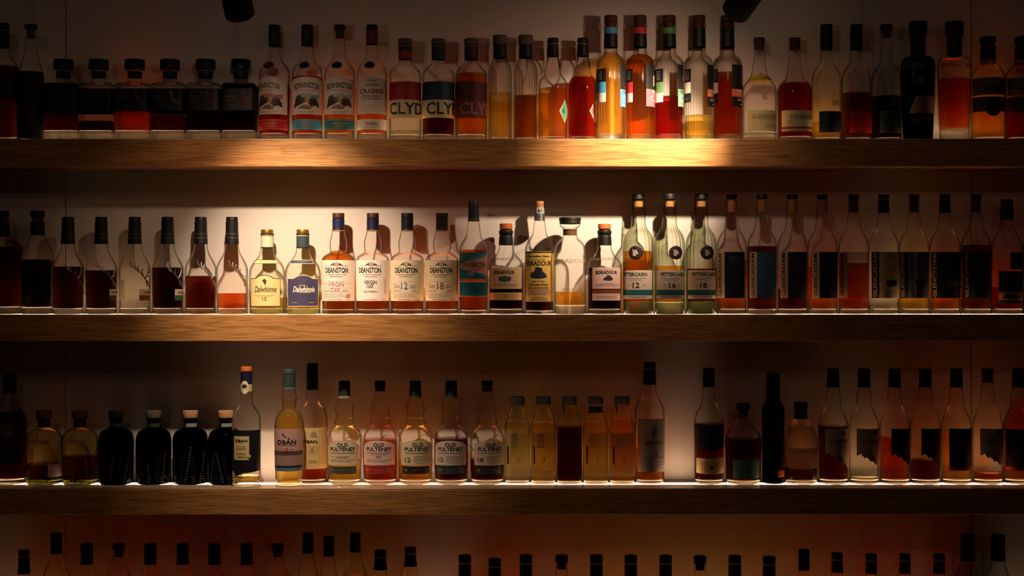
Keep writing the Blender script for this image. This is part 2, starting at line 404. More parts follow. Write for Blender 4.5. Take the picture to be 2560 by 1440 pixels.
    def band(s, y0, y1, mat, name='neck_sleeve', off=.45, parent=None, wob=0):
        a, b = s.H(y1), s.H(y0)
        hs = [a] + [h for h, r in s.P if a + .3 < h < b - .3] + [b]
        pts = [(a, rad(s.P, a) + off - .25)] + [(h + .01, rad(s.P, h) + off) for h in hs] + [(b + .02, rad(s.P, b) + off - .25)]
        m = lathe(name, pts, s.S, 36, s.sc, close=False)
        o = link(name, m, M(mat), parent or s.root); return o
    # --- things stuck on the front of the glass; t = arc length from the label's centre, y = image row
    def pt(s, uc, t, y, off):
        h = s.H(y); r = rad(s.P, h); rr = s.S['rb'] if s.S is not ROUND else r
        amp = s.ribs[1] if s.ribs and s.ribs[2] < y < s.ribs[3] else 0
        if s.S is ROUND:
            R0 = max(r for q, r in s.P) if not getattr(s, 'R0', None) else s.R0
            R0 = rad(s.P, s.H(s.ymid))
            ph = math.asin(max(-1, min(1, uc / R0))) + t / R0
            q = r + off + amp
            return (q * math.sin(ph) * s.sc, -q * math.cos(ph) * s.sc, h * s.sc)
        n = s.S['n']; k = s.S['k']; f = max(0, min(1, (r - s.S['rn']) / max(.1, s.S['rb'] - s.S['rn']) * 1.6)); n = 2 + (n - 2) * f; k = 1 + (k - 1) * f
        x = (uc + t) ; q = min(.9995, abs(x) / (r + off))
        return (x * s.sc, -(k * (r) * (1 - q ** n) ** (1 / n) + off + amp) * s.sc, h * s.sc)
    def patch(s, name, uc, t0, t1, top, bot, mat, off=.35, parent=None, nc=None):
        nc = nc or max(2, int((t1 - t0) / 3.5)); nr = max(1, int(abs(bot(0) - top(0)) / 14)) if s.S is ROUND else max(1, int(abs(bot(0) - top(0)) / 20))
        v = []; f = []
        for i in range(nc + 1):
            t = t0 + (t1 - t0) * i / nc; g = 2 * i / nc - 1
            a, b = top(g), bot(g)
            for j in range(nr + 1): v.append(s.pt(uc, t, a + (b - a) * j / nr, off))
        for i in range(nc):
            for j in range(nr): q = i * (nr + 1) + j; f.append((q, q + 1, q + nr + 2, q + nr + 1))
        return link(name, mesh(name, v, f, True), mat, parent or s.root)
    def lab(s, u, y, col, shape=None, amt=8, edge=None, ew=1.4, txt=(), bars=(), art=(), prints=(), name='label', botf=None, pc='5a5048', off=.35, sheerness=None):
        """label between image offsets u=(left,right) and rows y=(top,bottom)"""
        s.ymid = (y[0] + y[1]) / 2; R0 = rad(s.P, s.H(s.ymid))
        if s.S is ROUND:
            cl = lambda q: math.asin(max(-.9962, min(.9962, q / R0)))
            a0, a1 = cl(u[0]), cl(u[1]); am = (a0 + a1) / 2; uc = R0 * math.sin(am); T = (a1 - a0) / 2 * R0
        else: uc = (u[0] + u[1]) / 2; T = (u[1] - u[0]) / 2
        def tops(g):
            if shape == 'arch': return y[0] + amt * g * g
            if shape == 'roundarch': return y[0] + amt * (1 - math.sqrt(max(0, 1 - g * g)))
            if shape == 'bump': return y[0] - amt * max(0, math.cos(g * 2.9)) ** .8 * (abs(g) < .54)
            if shape == 'diamond': return y[0] + (y[1] - y[0]) / 2 * abs(g)
            if shape == 'oval': return (y[0] + y[1]) / 2 - (y[1] - y[0]) / 2 * math.sqrt(max(0, 1 - g * g))
            if shape == 'slant': return y[0] + (y[1] - y[0]) * max(0, min(1, (-.55 - g) / .45))
            return y[0]
        def bots(g):
            if shape == 'diamond': return y[1] - (y[1] - y[0]) / 2 * abs(g)
            if shape == 'oval': return (y[0] + y[1]) / 2 + (y[1] - y[0]) / 2 * math.sqrt(max(0, 1 - g * g))
            if shape == 'shield': return y[1] - amt * g * g * (2 - g * g)
            if shape == 'drop': return y[1] + (amt * math.sqrt(max(0, 1 - (g / .28) ** 2)) if abs(g) < .28 else 0)
            if botf: return botf(g)
            return y[1]
        nc = 30 if shape in ('bump', 'oval', 'drop', 'diamond', 'roundarch', 'shield', 'slant') or botf else None
        mt = M(col) if sheerness is None else sheer(col, sheerness)
        if edge:
            p = s.patch(name, uc, -T, T, tops, bots, M(edge), off, None, nc)
            e = ew
            s.patch('face', uc, -T + e, T - e, lambda g: tops(g) + e, lambda g: bots(g) - e, mt, off + .12, p, nc)
        else: p = s.patch(name, uc, -T, T, tops, bots, mt, off, None, nc)
        for b in bars:     # (row0,row1,colour[,t0,t1])
            t0, t1 = (b[3], b[4]) if len(b) > 3 else (-T + (ew if edge else 0), T - (ew if edge else 0))
            s.patch('stripe', uc, t0, t1, lambda g: b[0], lambda g: b[1], M(b[2]), off + .24, p)
        for a in art:      # (colour, [(t,row),...])
            s.poly('printed_emblem', uc, a[1], M(a[0]), off + .36, p)
        bycol = {}
        for q in txt:      # (string, t centre, row centre, width, height, colour[, opts])
            bycol.setdefault(q[5], []).append(q)
        for c, qs in bycol.items():
            v = []; f = []
            for q in qs:
                o = q[6] if len(q) > 6 else {}
                tv, tf = text_verts(q[0], o.get('b', .02), o.get('sh', 0.)); b0 = len(v)
                pv = [(-y_ * q[3], x_ * q[4]) if o.get('vert') else (x_ * q[3], y_ * q[4]) for (x_, y_) in tv]
                if q[3] > 9 and s.S is ROUND: pv, tf = tess(pv, tf)
                for (xx, yy) in pv:
                    ar = o.get('arch', 0); yy -= ar * (xx / (q[3] / 2)) ** 2 if ar else 0
                    v.append(s.pt(uc, q[1] + xx, q[2] - yy, off + .5))
                f += [tuple(i + b0 for i in r_) for r_ in tf]
            link('lettering', mesh('lettering', v, f), M(c), p)
        if prints:         # rows of fine print, (row, t0, t1[, thickness])
            v = []; f = []
            for r_ in prints:
                th = r_[3] if len(r_) > 3 else .9; x_ = r_[1]
                while x_ < r_[2] - .5:
                    wd = min(random.uniform(1.5, 5.), r_[2] - x_); k = max(1, int(wd / 4)); b0 = len(v)
                    v += [s.pt(uc, x_, r_[0] - th / 2, off + .45), s.pt(uc, x_, r_[0] + th / 2, off + .45), s.pt(uc, x_ + wd, r_[0] + th / 2, off + .45), s.pt(uc, x_ + wd, r_[0] - th / 2, off + .45)]
                    f.append((b0, b0 + 1, b0 + 2, b0 + 3)); x_ += wd + .9
            o_ = link('small_print', mesh('small_print', v, f), M(pc), p); o_['kind'] = 'stuff'
        return s
    def poly(s, name, uc, pts, mat, off, parent):
        bm = bmesh.new(); vs = [bm.verts.new((a, b, 0)) for a, b in pts]; bm.faces.new(vs)
        bmesh.ops.triangulate(bm, faces=bm.faces[:]); x = min(p[0] for p in pts) + 3
        while x < max(p[0] for p in pts):
            bmesh.ops.bisect_plane(bm, geom=bm.verts[:] + bm.edges[:] + bm.faces[:], dist=1e-5, plane_co=(x, 0, 0), plane_no=(1, 0, 0)); x += 3
        for vv in bm.verts: vv.co = s.pt(uc, vv.co.x, vv.co.y, off)
        me = bpy.data.meshes.new(name); bm.to_mesh(me); bm.free(); link(name, me, mat, parent)
    def disc(s, uc, yc, r, mat, name='seal', thick=1.6, ry=None, off=.3, parent=None):
        s.ymid = yc; R0 = rad(s.P, s.H(yc)); ry = ry or r
        f = []; v = []; N = 28
        for ( rr, o_) in ((1.0, off - .3), (1.0, off + thick), (.86, off + thick * 1.15), (.0, off + thick * 1.1)):
            for i in range(N):
                a = 2 * math.pi * i / N; v.append(s.pt(uc, rr * r * math.cos(a), yc - rr * ry * math.sin(a), o_))
        for j in range(3):
            for i in range(N): f.append((j * N + i, j * N + (i + 1) % N, (j + 1) * N + (i + 1) % N, (j + 1) * N + i))
        return link(name, mesh(name, v, f, True), M(mat), parent or s.root)
    def tubes(s, name, lines, rr, mat, off=1.2, ym=690):
        """raised lines: each a list of (image offset u, row)"""
        s.ymid = ym; v = []; f = []; K = 6
        for ln in lines:
            P = []
            for (u_, y_) in ln:
                R0 = rad(s.P, s.H(y_)); a = math.asin(max(-.99, min(.99, u_ / (R0 + off)))); q = R0 + off
                P.append(Vector((q * math.sin(a), -q * math.cos(a), s.H(y_))) * s.sc)
            b0 = len(v)
            for i, p in enumerate(P):
                d = (P[min(i + 1, len(P) - 1)] - P[max(i - 1, 0)]).normalized(); n1 = d.orthogonal().normalized(); n2 = d.cross(n1)
                q = rr * s.sc * (1 - .45 * i / (len(P) - 1))
                for k_ in range(K): a = 2 * math.pi * k_ / K; v.append(p + (n1 * math.cos(a) + n2 * math.sin(a)) * q)
            for i in range(len(P) - 1):
                for k_ in range(K): f.append((b0 + i * K + k_, b0 + i * K + (k_ + 1) % K, b0 + (i + 1) * K + (k_ + 1) % K, b0 + (i + 1) * K + k_))
        link(name, mesh(name, [tuple(p) for p in v], f, True), M(mat), s.root)
PLACED = {}
BB = dict(b=.02)
# ------------------------------------------------------------------ row 1 (top shelf)
Y1 = 357.5
b = Bottle(1, 9, [(62, 12.5), (76, 13), (120, 13.5), (140, 17), (158, 30), (170, 37), (186, 39), (Y1, 38)],
    'dark red full bottle cut off by the left edge of the top shelf', 'tall bottles at the ends of the top shelf', depth=78)
b.cap(59, 73, 14, '0a0a0a').band(78, 120, '060606')
b.liquid(167, 'redbrown').lab((8, 42), (188, 250), '0b0a0a', prints=[(200, -8, 8), (206, -9, 9)], pc='26211f')
b = Bottle(1, 77, [(72, 12), (100, 12.5), (125, 14.5), (150, 21), (168, 26), (184, 32), (200, 33), (Y1, 32.5)],
    'slim clear-necked bottle with black wrapped body, second from left on top shelf', 'tall bottles at the ends of the top shelf', depth=112)
b.cap(62, 73, 15.5, '0d0b0a').cork(75, 96, 'dwood').liquid(188, 'dark')
b.lab((-32, 32.5), (182, 350), '050505', txt=[('RUICH', 36, 198, 22, 12, '6b4a2c', BB)])

# six square decanters
SQ = [(159, '050505', 'redbrown', 212, 'red-brown drink under its black band, leftmost of six', None, '3a3028'),
      (247, '050505', 'dark', 306, 'almost black drink and thin lit line, second of six', None, '3a3028'),
      (337, '050505', 'redorange', 283, 'pale empty shoulder and orange drink, third of six', '48404a', '5a5250'),
      (425, '050505', 'redbrown', 292, 'amber shoulder and line just below its band, fourth of six', '6a5a34', '5a5250'),
      (514, '050505', 'dark', 283, 'red flash on its black band, fifth of six', '4a0e10', '4a1a1a'),
      (602, '0a0c0d', 'dark', 214, 'dark shoulder, beside the arched white labels', '4c1014', '5a5a52')]
for i, (x, bc, lq, lv, d, acc, pcx) in enumerate(SQ):
    b = Bottle(1, x, [(176, 17), (206, 17.2), (209.5, 20), (211, 36), (214, 41.5), (222, 43), (Y1, 43)],
        'square bottle with ' + d, 'square black-capped bottles on the top shelf', k=1, n=7, seg=64, base=26, smooth=1)
    b.cap(150, 174.5, 24.5, 'blackgloss' if i == 5 else '080808').band(180, 194, '080707', 'neck_band', off=.7)
    b.liquid(lv, lq)
    b.band(227, 281, bc, 'label_band', off=.5)
    b.ymid = 250
    arts = [(acc, [(8, 236), (15, 232), (22, 248), (14, 250)]), (acc, [(10, 252), (20, 250), (34, 262), (30, 268), (14, 258)])] if acc else []
    b.lab((-40, 40), (228.5, 279.5), bc, off=.75, name='front_label', art=arts, bars=[(236, 247, acc, 36, 37.6)] if acc and i > 3 else (),
          prints=[(247, -33, -4, 3.4), (254, -33, -4), (258, -30, -8), (268, -16, -5), (272, -16, -4), (267, 6, 10), (272, 6, 32, 1.3), (276, 6, 18)], pc=pcx)

# three arched labels with a rock scene + one plain arched label
def arched(x, uc, seal, cap, slv, slen, lq, lv, low, band_c, label, sky, plain_=False):
    b = Bottle(1, x, [(76, 14.5), (92, 14.5), (112, 14), (140, 15.5), (152, 18), (160, 26), (170, 34), (182, 38), (200, 39), (260, 38.6), (Y1, 37)],
        label, 'bottles with arched white labels under the left lamp' , base=20)
    b.cap(63, 75, 14.3, cap).cork(77, 96, 'dwood', 4)
    if slen: b.band(78, slen, slv)
    b.liquid(lv, lq)
    b.disc(-9 if x < 700 else -3, 167, 13, seal, 'wax_seal', ry=9.5)
    tc = -8 if x < 700 else -1
    if plain_:
        b.lab((uc - 37, uc + 35), (197, 289), 'cdbfb6', 'arch', 9, txt=[('JOHN', 0, 219, 34, 9, '7a2a26', BB), ('CRABBIE', 0, 233, 64, 12, '6b2422', BB),
            ('SINGLE MALT', 0, 245, 50, 5, '4a3a34'), ('SCOTCH WHISKY', 0, 252, 52, 5, '4a3a34'), ('ORIGINAL', 0, 207, 24, 4, '4a3a34')],
            prints=[(268, -20, 20), (272, -28, 28), (276, -30, 30), (281, -32, 32)], pc='8a7a70')
        b.lab((uc - 37, uc + 35), (302, 328), 'd8cbc0', txt=[('JOHN CRABBIE & CO', 0, 312, 34, 3.4, '3a2c28', BB), ('LEITH EDINBURGH', 0, 316, 28, 2.6, '3a2c28', BB)],
            prints=[(322, -18, 18), (314, -34, -30), (314, 26, 32)], name='lower_label')
        return
    rock = '2e2724'
    art = [(sky, [(-30, 246), (-22, 240), (0, 238), (20, 242), (34, 240), (35, 252), (-30, 252)]),
           (rock, [(-36, 276), (-31, 258), (-27, 246), (-16, 243), (-10, 250), (-2, 247), (4, 256), (-6, 262), (-14, 266), (-26, 270)]),
           (rock, [(2, 262), (8, 252), (14, 244), (24, 250), (32, 262), (35, 274), (22, 268), (12, 272)]),
           ('6d5c50', [(-24, 276), (-8, 266), (4, 268), (14, 274), (6, 279), (-6, 277)]),
           ('b8913f', [(-5, 250), (1, 245), (6, 250), (6, 262), (-3, 263)]), ('a8823c', [(-3, 266), (4, 265), (5, 276), (-3, 276)])]
    b.lab((uc - 37, uc + 37), (197.5, 290), 'cbbdb3', 'arch', 9.5, edge='d8ccc2', ew=1, art=art,
          txt=[('BONNINGTON', tc + 1, 218, 66, 15, '15171c', dict(b=.022, arch=5))],
          prints=[(231, -24 + tc, 24 + tc, 1.3), (235, -12, 12), (284, -20 if x > 700 else -30, 20, 1.4), (287.5, -14, 14)])
    b.lab((uc - 37, uc + 37), (302, 328.5), band_c, name='lower_label', bars=[(304, 304.8, 'b79a62'), (326, 326.8, 'b79a62')],
          prints=[(312, -19, 19, 2.2), (317.5, -10, 10, 2), (322, -16, 16)], pc='b99a55')
arched(686, -2, '5a1a18', '0a0a0a', '241b16', 114, 'red', 210, 0, 'a8161c', 'arched white label with rocky scene above a red lower strip', 'a06a68')
arched(768, 1, '101414', '0a0a0a', '241b16', 114, 'redorange', 194, 0, '3f86a8', 'arched white label with rocky scene above a blue lower strip', '7f95a0')
arched(849, 1, '15201c', '0a0a0a', '3a2f28', 0, 'orange', 288, 0, '1f6a68', 'arched white label with rocky scene above a teal lower strip, bare neck', '8a9c98')
arched(930, 2, '4e1512', '0a0a0a', '7a0f12', 111, 'orange', 201, 0, 'd8cbc0', 'arched white label with dark red lettering and a red neck sleeve', '', True)

# three squat bottles with big letters
for (x, c1, c2, cw, tc_, nk, lq, lv, lbl) in (
        (1013, 'a81f1c', 'e2d2a6', '1d2a2c', 16, ('1a1a1a', 'a31c1c'), 'pale', 329, 'big-lettered bottle with a red over cream label and red-black neck sleeve'),
        (1096, '1d3a4e', 'e2d2a6', '16242a', 29, ('16323c', '16323c'), 'redbrown', 262, 'big-lettered bottle with a navy over cream label and teal neck sleeve'),
        (1178, '5c1e28', '7c2f34', 'a87f82', 30, ('3a141a', '3a141a'), 'orange', 186, 'big-lettered bottle with an all maroon label, full of orange drink')):
    b = Bottle(1, x, [(112, 17), (118, 16.5), (150, 16), (158, 17), (166, 25), (176, 35), (181, 39), (190, 40), (Y1, 40)], lbl, 'big-lettered bottles on the top shelf', base=17)
    b.cap(98, 112, 18, 'gwood').cork(113, 122, 'gwood', 2.5)
    b.band(119, 149, nk[1], off=.6)
    if nk[0] != nk[1]: b.band(119, 129, nk[0], 'sleeve_top', off=.9)
    b.liquid(lv, lq)
    b.lab((-39.9, 39.9), (209, 299), c1, bars=[(254, 299, c2)], off=.4,
          txt=[('CLYDE', tc_, 275.5, 118, 30, cw, dict(b=.018)), ('SINGLE MALT', -20, 219, 30, 6, '2a2226' if x < 1100 else '7c6a6a', BB)],
          prints=[(229, -36, -10), (235, -38, -6), (240, -36, -8), (245, -37, -4), (228, 20, 40, 1.2)], pc='31282a' if x < 1150 else '8d6f70')

# two slim ribbed with grey wooden caps
for (x, lq, lv, lbl) in ((1250, 'gold', 234, 'slim ribbed bottle with grey wooden cap, half full of olive-gold drink'),
                         (1314, 'brown', 240, 'slim ribbed bottle with grey wooden cap and dark brown drink')):
    b = Bottle(1, x, [(112, 15.5), (144, 16), (150, 18), (158, 23), (168, 27), (180, 29), (Y1, 29)], lbl, 'slim ribbed bottles with grey wooden caps', ribs=(24, .6, 162, 345), base=10, glass_='ribbed')
    b.cap(89, 112, 18.5, 'gwood').band(111, 145, '0a0b0b', off=1.0); b.liquid(lv, lq)
# two scaly bottles with black wax
for (x, lq, lv, dc, lbl) in ((1382, 'amber', 222, '4f9470', 'scaly-sided amber bottle with black waxed neck and green diamond label'),
                             (1457, 'red', 194, '9a5a5a', 'scaly-sided dark red bottle with black waxed neck and pink diamond label')):
    b = Bottle(1, x, [(108, 12.5), (142, 14), (160, 16), (180, 19), (190, 23), (196, 30), (204, 34), (216, 36.5), (Y1, 36)], lbl, 'black waxed bottles with diamond labels', base=12)
    b.cap(96, 108, 14, '0a0a0a').cork(109, 118, 'cork', 1.5); b.band(112, 141, '070707', 'wax_coat', off=1.4).__class__
    b.tubes('wax_drip', [[(-10, 138), (-12, 148), (-14.5, 158)], [(9, 138), (14, 150), (17.5, 166), (17, 172)]], 2.0, '090505', .8)
    b.liquid(lv, lq)
    dots = []
    for j in range(16):
        for i in range(26):
            a = (i + (j % 2) * .5) * 2 * math.pi / 26; h = 218 + j * 8.2
            if math.cos(a) > -.2 and (math.sin(a) > .30 or math.sin(a) < -.5): dots.append((a, h))
    v = []; f = []
    for a, h in dots:
        r_ = rad(b.P, b.H(h)); b0 = len(v)
        for (da, dh, o_) in ((-.07, 0, 0), (0, -3.2, 0), (.07, 0, 0), (0, 3.2, 0), (0, 0, 1.3)):
            q = r_ + .1 + o_; v.append((q * math.sin(a + da) * b.sc, -q * math.cos(a + da) * b.sc, (b.H(h) + dh) * b.sc))
        f += [(b0, b0 + 1, b0 + 4), (b0 + 1, b0 + 2, b0 + 4), (b0 + 2, b0 + 3, b0 + 4), (b0 + 3, b0, b0 + 4)]
    o = link('glass_scales', mesh('glass_scales', v, f), glass('clear'), b.root); o['kind'] = 'stuff'
    b.lab((15, 35.9), (252, 310), dc, 'diamond', edge='c9c0b0', ew=1.6, txt=[('E', -4, 281, 7, 10, '1c2a24', BB)], name='diamond_label')

# five tall ribbed bottles under the right lamp
FIVE = [(1527, 'amber', 131, '4a9bc4', '4a9bc4', 'tall ribbed bottle with blue collar, full of amber drink'),
        (1600, 'orange', 138, 'c8323c', 'd8606a', 'tall ribbed bottle with red collar, full of orange drink'),
        (1673, 'red', 243, '5d8f5c', '6fa585', 'tall ribbed bottle with green collar, half full of cherry red drink'),
        (1747, 'gold', 290, None, 'd8704a', 'tall ribbed bottle with plain black sleeve and a little yellow drink at the bottom'),
        (1819, 'redorange', 183, None, 'd8704a', 'tall ribbed bottle with plain black sleeve and bright red drink, tucked below the right spotlight')]
for i, (x, lq, lv, cc, lc, lbl) in enumerate(FIVE):
    b = Bottle(1, x, [(56, 17), (58, 18), (70, 17.5), (73, 15.5), (118, 16.5), (134, 17), (138, 20), (144, 28), (150, 33), (158, 35.2), (168, 35.6), (Y1, 35.6)],
        lbl, 'tall ribbed bottles under the right lamp', ribs=(30, .75, 160, 336), base=18, glass_='ribbed')
    b.cap(39.5, 56, 16.3, 'dwood').cork(57, 71, 'dwood', 4.5)
    b.band(71, 119, '0b0b0d', off=.8)
    if cc: b.band(71, 86, cc, 'sleeve_top', off=1.1)
    b.liquid(lv, lq)
    u0, u1 = [(-35.6, -14), (-35.6, -20), (-36, -18), (-36.3, -23), (-36.4, -27)][i]
    v0, v1 = [(21, 36), (12, 36), (18, 33), (17, 35.5), (5, 35.5)][i]
    side = cc or 'c9c2b8'
    b.lab((u0, u1), (176, 259), '111113', name='back_label', bars=[(209, 236, side if cc else 'ded8cc'), (236, 259, 'd2cbc2' if cc else '111113')],
          prints=[(182 + q * 4, -8, 8, 1.0) for q in range(6)] + ([] if cc else [(250, -8, 8)]), pc='b9b4ab')
    bars = [(227, 228.4, 'c87a4a'), (228.4, 270, lc)] if cc else [(227, 246, lc), (246, 270, '161214')]
    tx = []
    if i in (0, 1, 2): tx = [('TRIPLE', 4 if i != 1 else 8, 233, 22, 6, '2050a0' if i == 0 else ('f0d8d0' if i == 1 else '1a3c30'), BB), ('C', 0, 249, 13, 15, 'e6e6e0', dict(b=0.)), ('46%', -3, 265, 8, 3, 'e08a4a', BB)]
    if i == 1: tx.append(('1', 6, 205, 7, 26, 'd8a04a', BB))
    if i == 2: tx.append(('1', 8, 200, 4, 16, 'b0502a', BB))
    if i == 4: tx = [('11', 12, 205, 16, 22, 'b07a34', dict(b=0.))]
    pr = [(231, -11, 12, 2), (236, -10, 12), (240, -10, 12), (251, -9, 12, 1.4), (255, -9, 12, 1.4), (264, 2, 10, 3)] if not cc else [(254, -2, 10, 1.2)]
    b.lab((v0, v1), (166, 270), '1b1c20', bars=bars, txt=tx, prints=pr, pc='efe6da', name='front_label')

# two cream-label clear bottles
for (x, lq, lv, lbl, rb) in ((1898, 'pale', 335, 'almost empty clear bottle with cream label and yellow ribbon at its neck', 1),
                             (1987, 'red', 209, 'dark red bottle with cream label crossed by a red stripe', 0)):
    b = Bottle(1, x, [(107, 13), (112, 14.5), (126, 14.5), (129, 16), (131, 13), (150, 14), (170, 17), (185, 20), (198, 23), (203, 30), (210, 37), (220, 42), (232, 43.5), (Y1, 43)],
        lbl, 'cream-label bottles right of the right spotlight', base=12)
    b.cap(95, 107, 14.3, 'dwood').cork(108, 126, 'dwood', 2.2); b.liquid(lv, lq)
    u = (-34, 41) if rb else (-37, 39)
    b.lab(u, (280, 332), 'd9c98f' if rb else 'cdbb86', txt=[('GLENKINCHIE', 4 if rb else 12, 296, 72, 10, '4a4030', dict(b=0.)), ('12', 30, 310, 6, 8, '4a4030', dict(b=0.))][:2 if rb else 1],
          bars=() if rb else [(321, 326, '8f2420'), (328, 329, '8f2420')], prints=[(303, -20, 26), (316, -2, 34), (319, -2, 34), (322, 4, 34)] if rb else [(302, -20, 34, 1.3), (306, -30, -14), (309, -30, -12), (312, -28, -14)], pc='6a5c44')
    b.lab((6, 22) if False else (-1, 14), (238, 256), 'b9a98c', 'oval', sheerness=.12, txt=[('KG', 0, 247, 11, 14, '2a2620', dict(b=0.))], name='etched_mark') if rb else None
    if rb:
        b.band(191, 203, 'c2a23c', 'ribbon', off=1.4); b.tubes('ribbon_tail', [[(-22, 197), (-29, 199), (-34, 203)], [(18, 198), (24, 197), (29, 201)], [(-6, 192), (0, 187), (8, 191)]], 3, 'c2a23c', 2)

for (x, lq, lv, lc, lbl, slv, dd) in ((2066, 'gold', 307, '141c34', 'embossed clear bottle with black neck sleeve and navy label low down', 1, 'edge="20284a"'),
                             (2141, 'brown', 234, 'b01e1e', 'embossed bottle with black neck sleeve and see-through red label', 1, ''),
                             (2216, 'dark', 242, '0e2a20', 'embossed dark bottle with bare neck and dark green label', 0, '')):
    b = Bottle(1, x, [(74, 14), (90, 14), (124, 14), (150, 14.5), (160, 17), (168, 25), (178, 32), (192, 36), (210, 37.2), (Y1, 37)], lbl, 'embossed bottles right of the cream labels', base=10)
    b.cap(62, 75, 15, '0c0b0b').cork(76, 94, 'dwood', 3.5)
    if slv: b.band(78, 124, '080808', off=1.2)
    b.liquid(lv, lq)
    b.lab((-24, 35), (282, 335), lc, sheerness=.55 if lc == 'b01e1e' else None, bars=[(283, 284.4, '7a1d1d'), (333, 334.4, '8a2a22')], prints=[(325, -2, 14, 1.8), (328, -30, -22)], pc='7a2620')
    b.lab((2, 32), (238, 275), '7a6040', 'oval', sheerness=.10, txt=[('BRU', 0, 262, 26, 12, '6b5236', dict(b=0.))], name='embossing')
# tapered black and clear pair
for (x, g, lbl) in ((2295, 'black', 'tapered all-black bottle with pale slanted label and a grey 8'), (2386, 'clear', 'tapered clear bottle with black neck, full of orange drink, thick glass foot')):
    b = Bottle(1, x, [(88, 17.5), (138, 17.5), (141, 19), (143, 30), (148, 38), (157, 42), (170, 42.3), (250, 40), (Y1, 36)], lbl, 'tapered bottles near the right end of the top shelf', glass_=g, base=32 if g == 'clear' else 12)
    b.cap(55, 88, 22.5, '080808', taper=.6); b.band(88, 141, '070708', off=.6)
    if g == 'clear':
        b.liquid(199, 'redorange')
        b.lab((4, 41.8), (158, 176), '8a5a40', sheerness=.03, txt=[('KINGLAS', 12, 169, 52, 9, '1a1210', dict(b=.01))], prints=[(182, 2, 22), (187, 2, 22)], pc='2a1a14', name='etched_lettering')
        b.lab((22, 40), (255, 288), '6b4a3a', 'slant', sheerness=.35, name='side_label', prints=[(262 + 4 * q, 0, 8) for q in range(6)])
    else:
        b.lab((-42, 20), (160, 180), '060608', txt=[('KINGLAS', -2, 169, 58, 10, '77777a', dict(b=0.))], prints=[(182, -18, 22), (187, -18, 22)], pc='34353a', name='printed_name')
        b.lab((-26, 12), (196, 218), '060608', txt=[('8', 4, 207, 9, 14, '6a6a70', dict(b=0.))], name='printed_number')
        b.lab((-30, 38), (244, 287), '82685e', 'slant', name='side_label', prints=[(254 + 4 * q, -18 + q * -1.5, 4) for q in range(8)], pc='5d4a42')
        b.lab((-22, 22), (298, 308), '060608', prints=[(300, -18, 16), (305, -16, 10)], pc='3a3b40', name='printed_lines')
for (x, lq, nk, lc2, lbl) in ((2470, 'amber', '1c1a1c', '2a2426', 'wide bottle with grey curved label over pale orange drink'),
                              (2556, 'red', '2a1010', '2a1214', 'wide bottle with grey curved label over red drink, at the right edge')):
    b = Bottle(1, x, [(106, 17), (118, 17.5), (160, 18.5), (163, 24), (165, 22), (170, 30), (178, 37), (190, 41.5), (206, 42.6), (Y1, 41.5)], lbl, 'grey-label bottles at the right end of the top shelf', base=10)
    b.cap(93, 107, 19.5, '0b0b0c').cork(108, 117, 'dwood'); b.band(118, 152, nk, off=.6); b.band(152, 160, 'a58a68', 'neck_ring', off=.7)
    b.liquid(246, lq)
    b.lab((-41.5, 42), (199, 242), '5f5a54', txt=[('KINGSBARNS', 2, 222, 74, 9, '2a211d', dict(b=.02, arch=3))], prints=[(232, -16, 18, 2), (238, -24, 22, 1.6)], pc='3a2f28')
    b.lab((-41, 41), (247, 283), lc2, 'drop', 12, name='lower_label', prints=[(254, -38, -10), (258, -38, 10), (274, -38, -20), (274, 20, 40)], pc='5a4038')

# ------------------------------------------------------------------ row 2
Y2 = 785
b = Bottle(2, 8, [(541, 14.5), (560, 15), (591, 15.5), (598, 22), (606, 36), (616, 46), (630, 49), (Y2, 49)], 'wide brown-amber bottle cut off at the left edge of the middle shelf', base=18)
b.cap(527, 541, 14.5, '080808').cork(542, 560, 'dwood'); b.band(560, 591, '080808', off=.6); b.liquid(618, 'brown')
b = Bottle(2, 94, [(541, 16), (588, 17), (600, 22), (620, 32), (640, 37), (652, 38.5), (700, 37), (Y2, 39)], 'dark bottle with flat black stopper and a small pinkish label', base=17, n=3, k=.8)
b.cap(527, 541.5, 17.5, '0a0909').cork(542, 554, 'dwood'); b.band(554, 588, '120b0a', off=.6); b.liquid(651, 'dark')
b.lab((-36, 37), (649, 762), '060404', name='wrap_label'); b.lab((-33, -6), (738, 763), '6b4644', prints=[(744, -11, 10, 1.4), (749, -11, 10, 2), (756, -11, 10, 2)], pc='3a2624', off=.9)

STAG_L = [[(36, 716), (34.5, 704), (31, 694), (24, 684), (14, 676), (6, 668), (0, 657), (-2, 652)], [(6, 668), (1, 668), (-4, 662)], [(14, 676), (9, 664), (9, 657)],
          [(20, 681), (16, 670), (17, 662)], [(28, 690), (26, 680), (27, 672)], [(32, 697), (36, 688), (37.5, 676), (37, 668)], [(36.8, 684), (39, 678)], [(36, 690), (39.3, 692)], [(35.5, 702), (38.5, 712), (39, 720)]]
DAL = [(170, 'dark', 667, ('6a3024', '4a1512'), 36, 'antler-emblem bottle with dark red drink and faint brown label, leftmost of six'),
       (253, 'dark', 676, ('b8aca4', '14171a'), 28, 'antler-emblem bottle with black drink and a white-and-black corner label, second of six'),
       (337, 'gold', 769, ('b7a58c', '5a241c'), 20, 'nearly empty antler-emblem bottle, third of six'),
       (419, 'dark', 669, ('b8a89c', '1c4a34'), 25, 'antler-emblem bottle with a white-and-green corner label, fourth of six'),
       (502, 'redbrown', 690, None, 0, 'antler-emblem bottle two thirds full, no label showing, fifth of six'),
       (580, 'redorange', 733, None, 0, 'antler-emblem bottle with a low level of bright red drink, rightmost of six')]
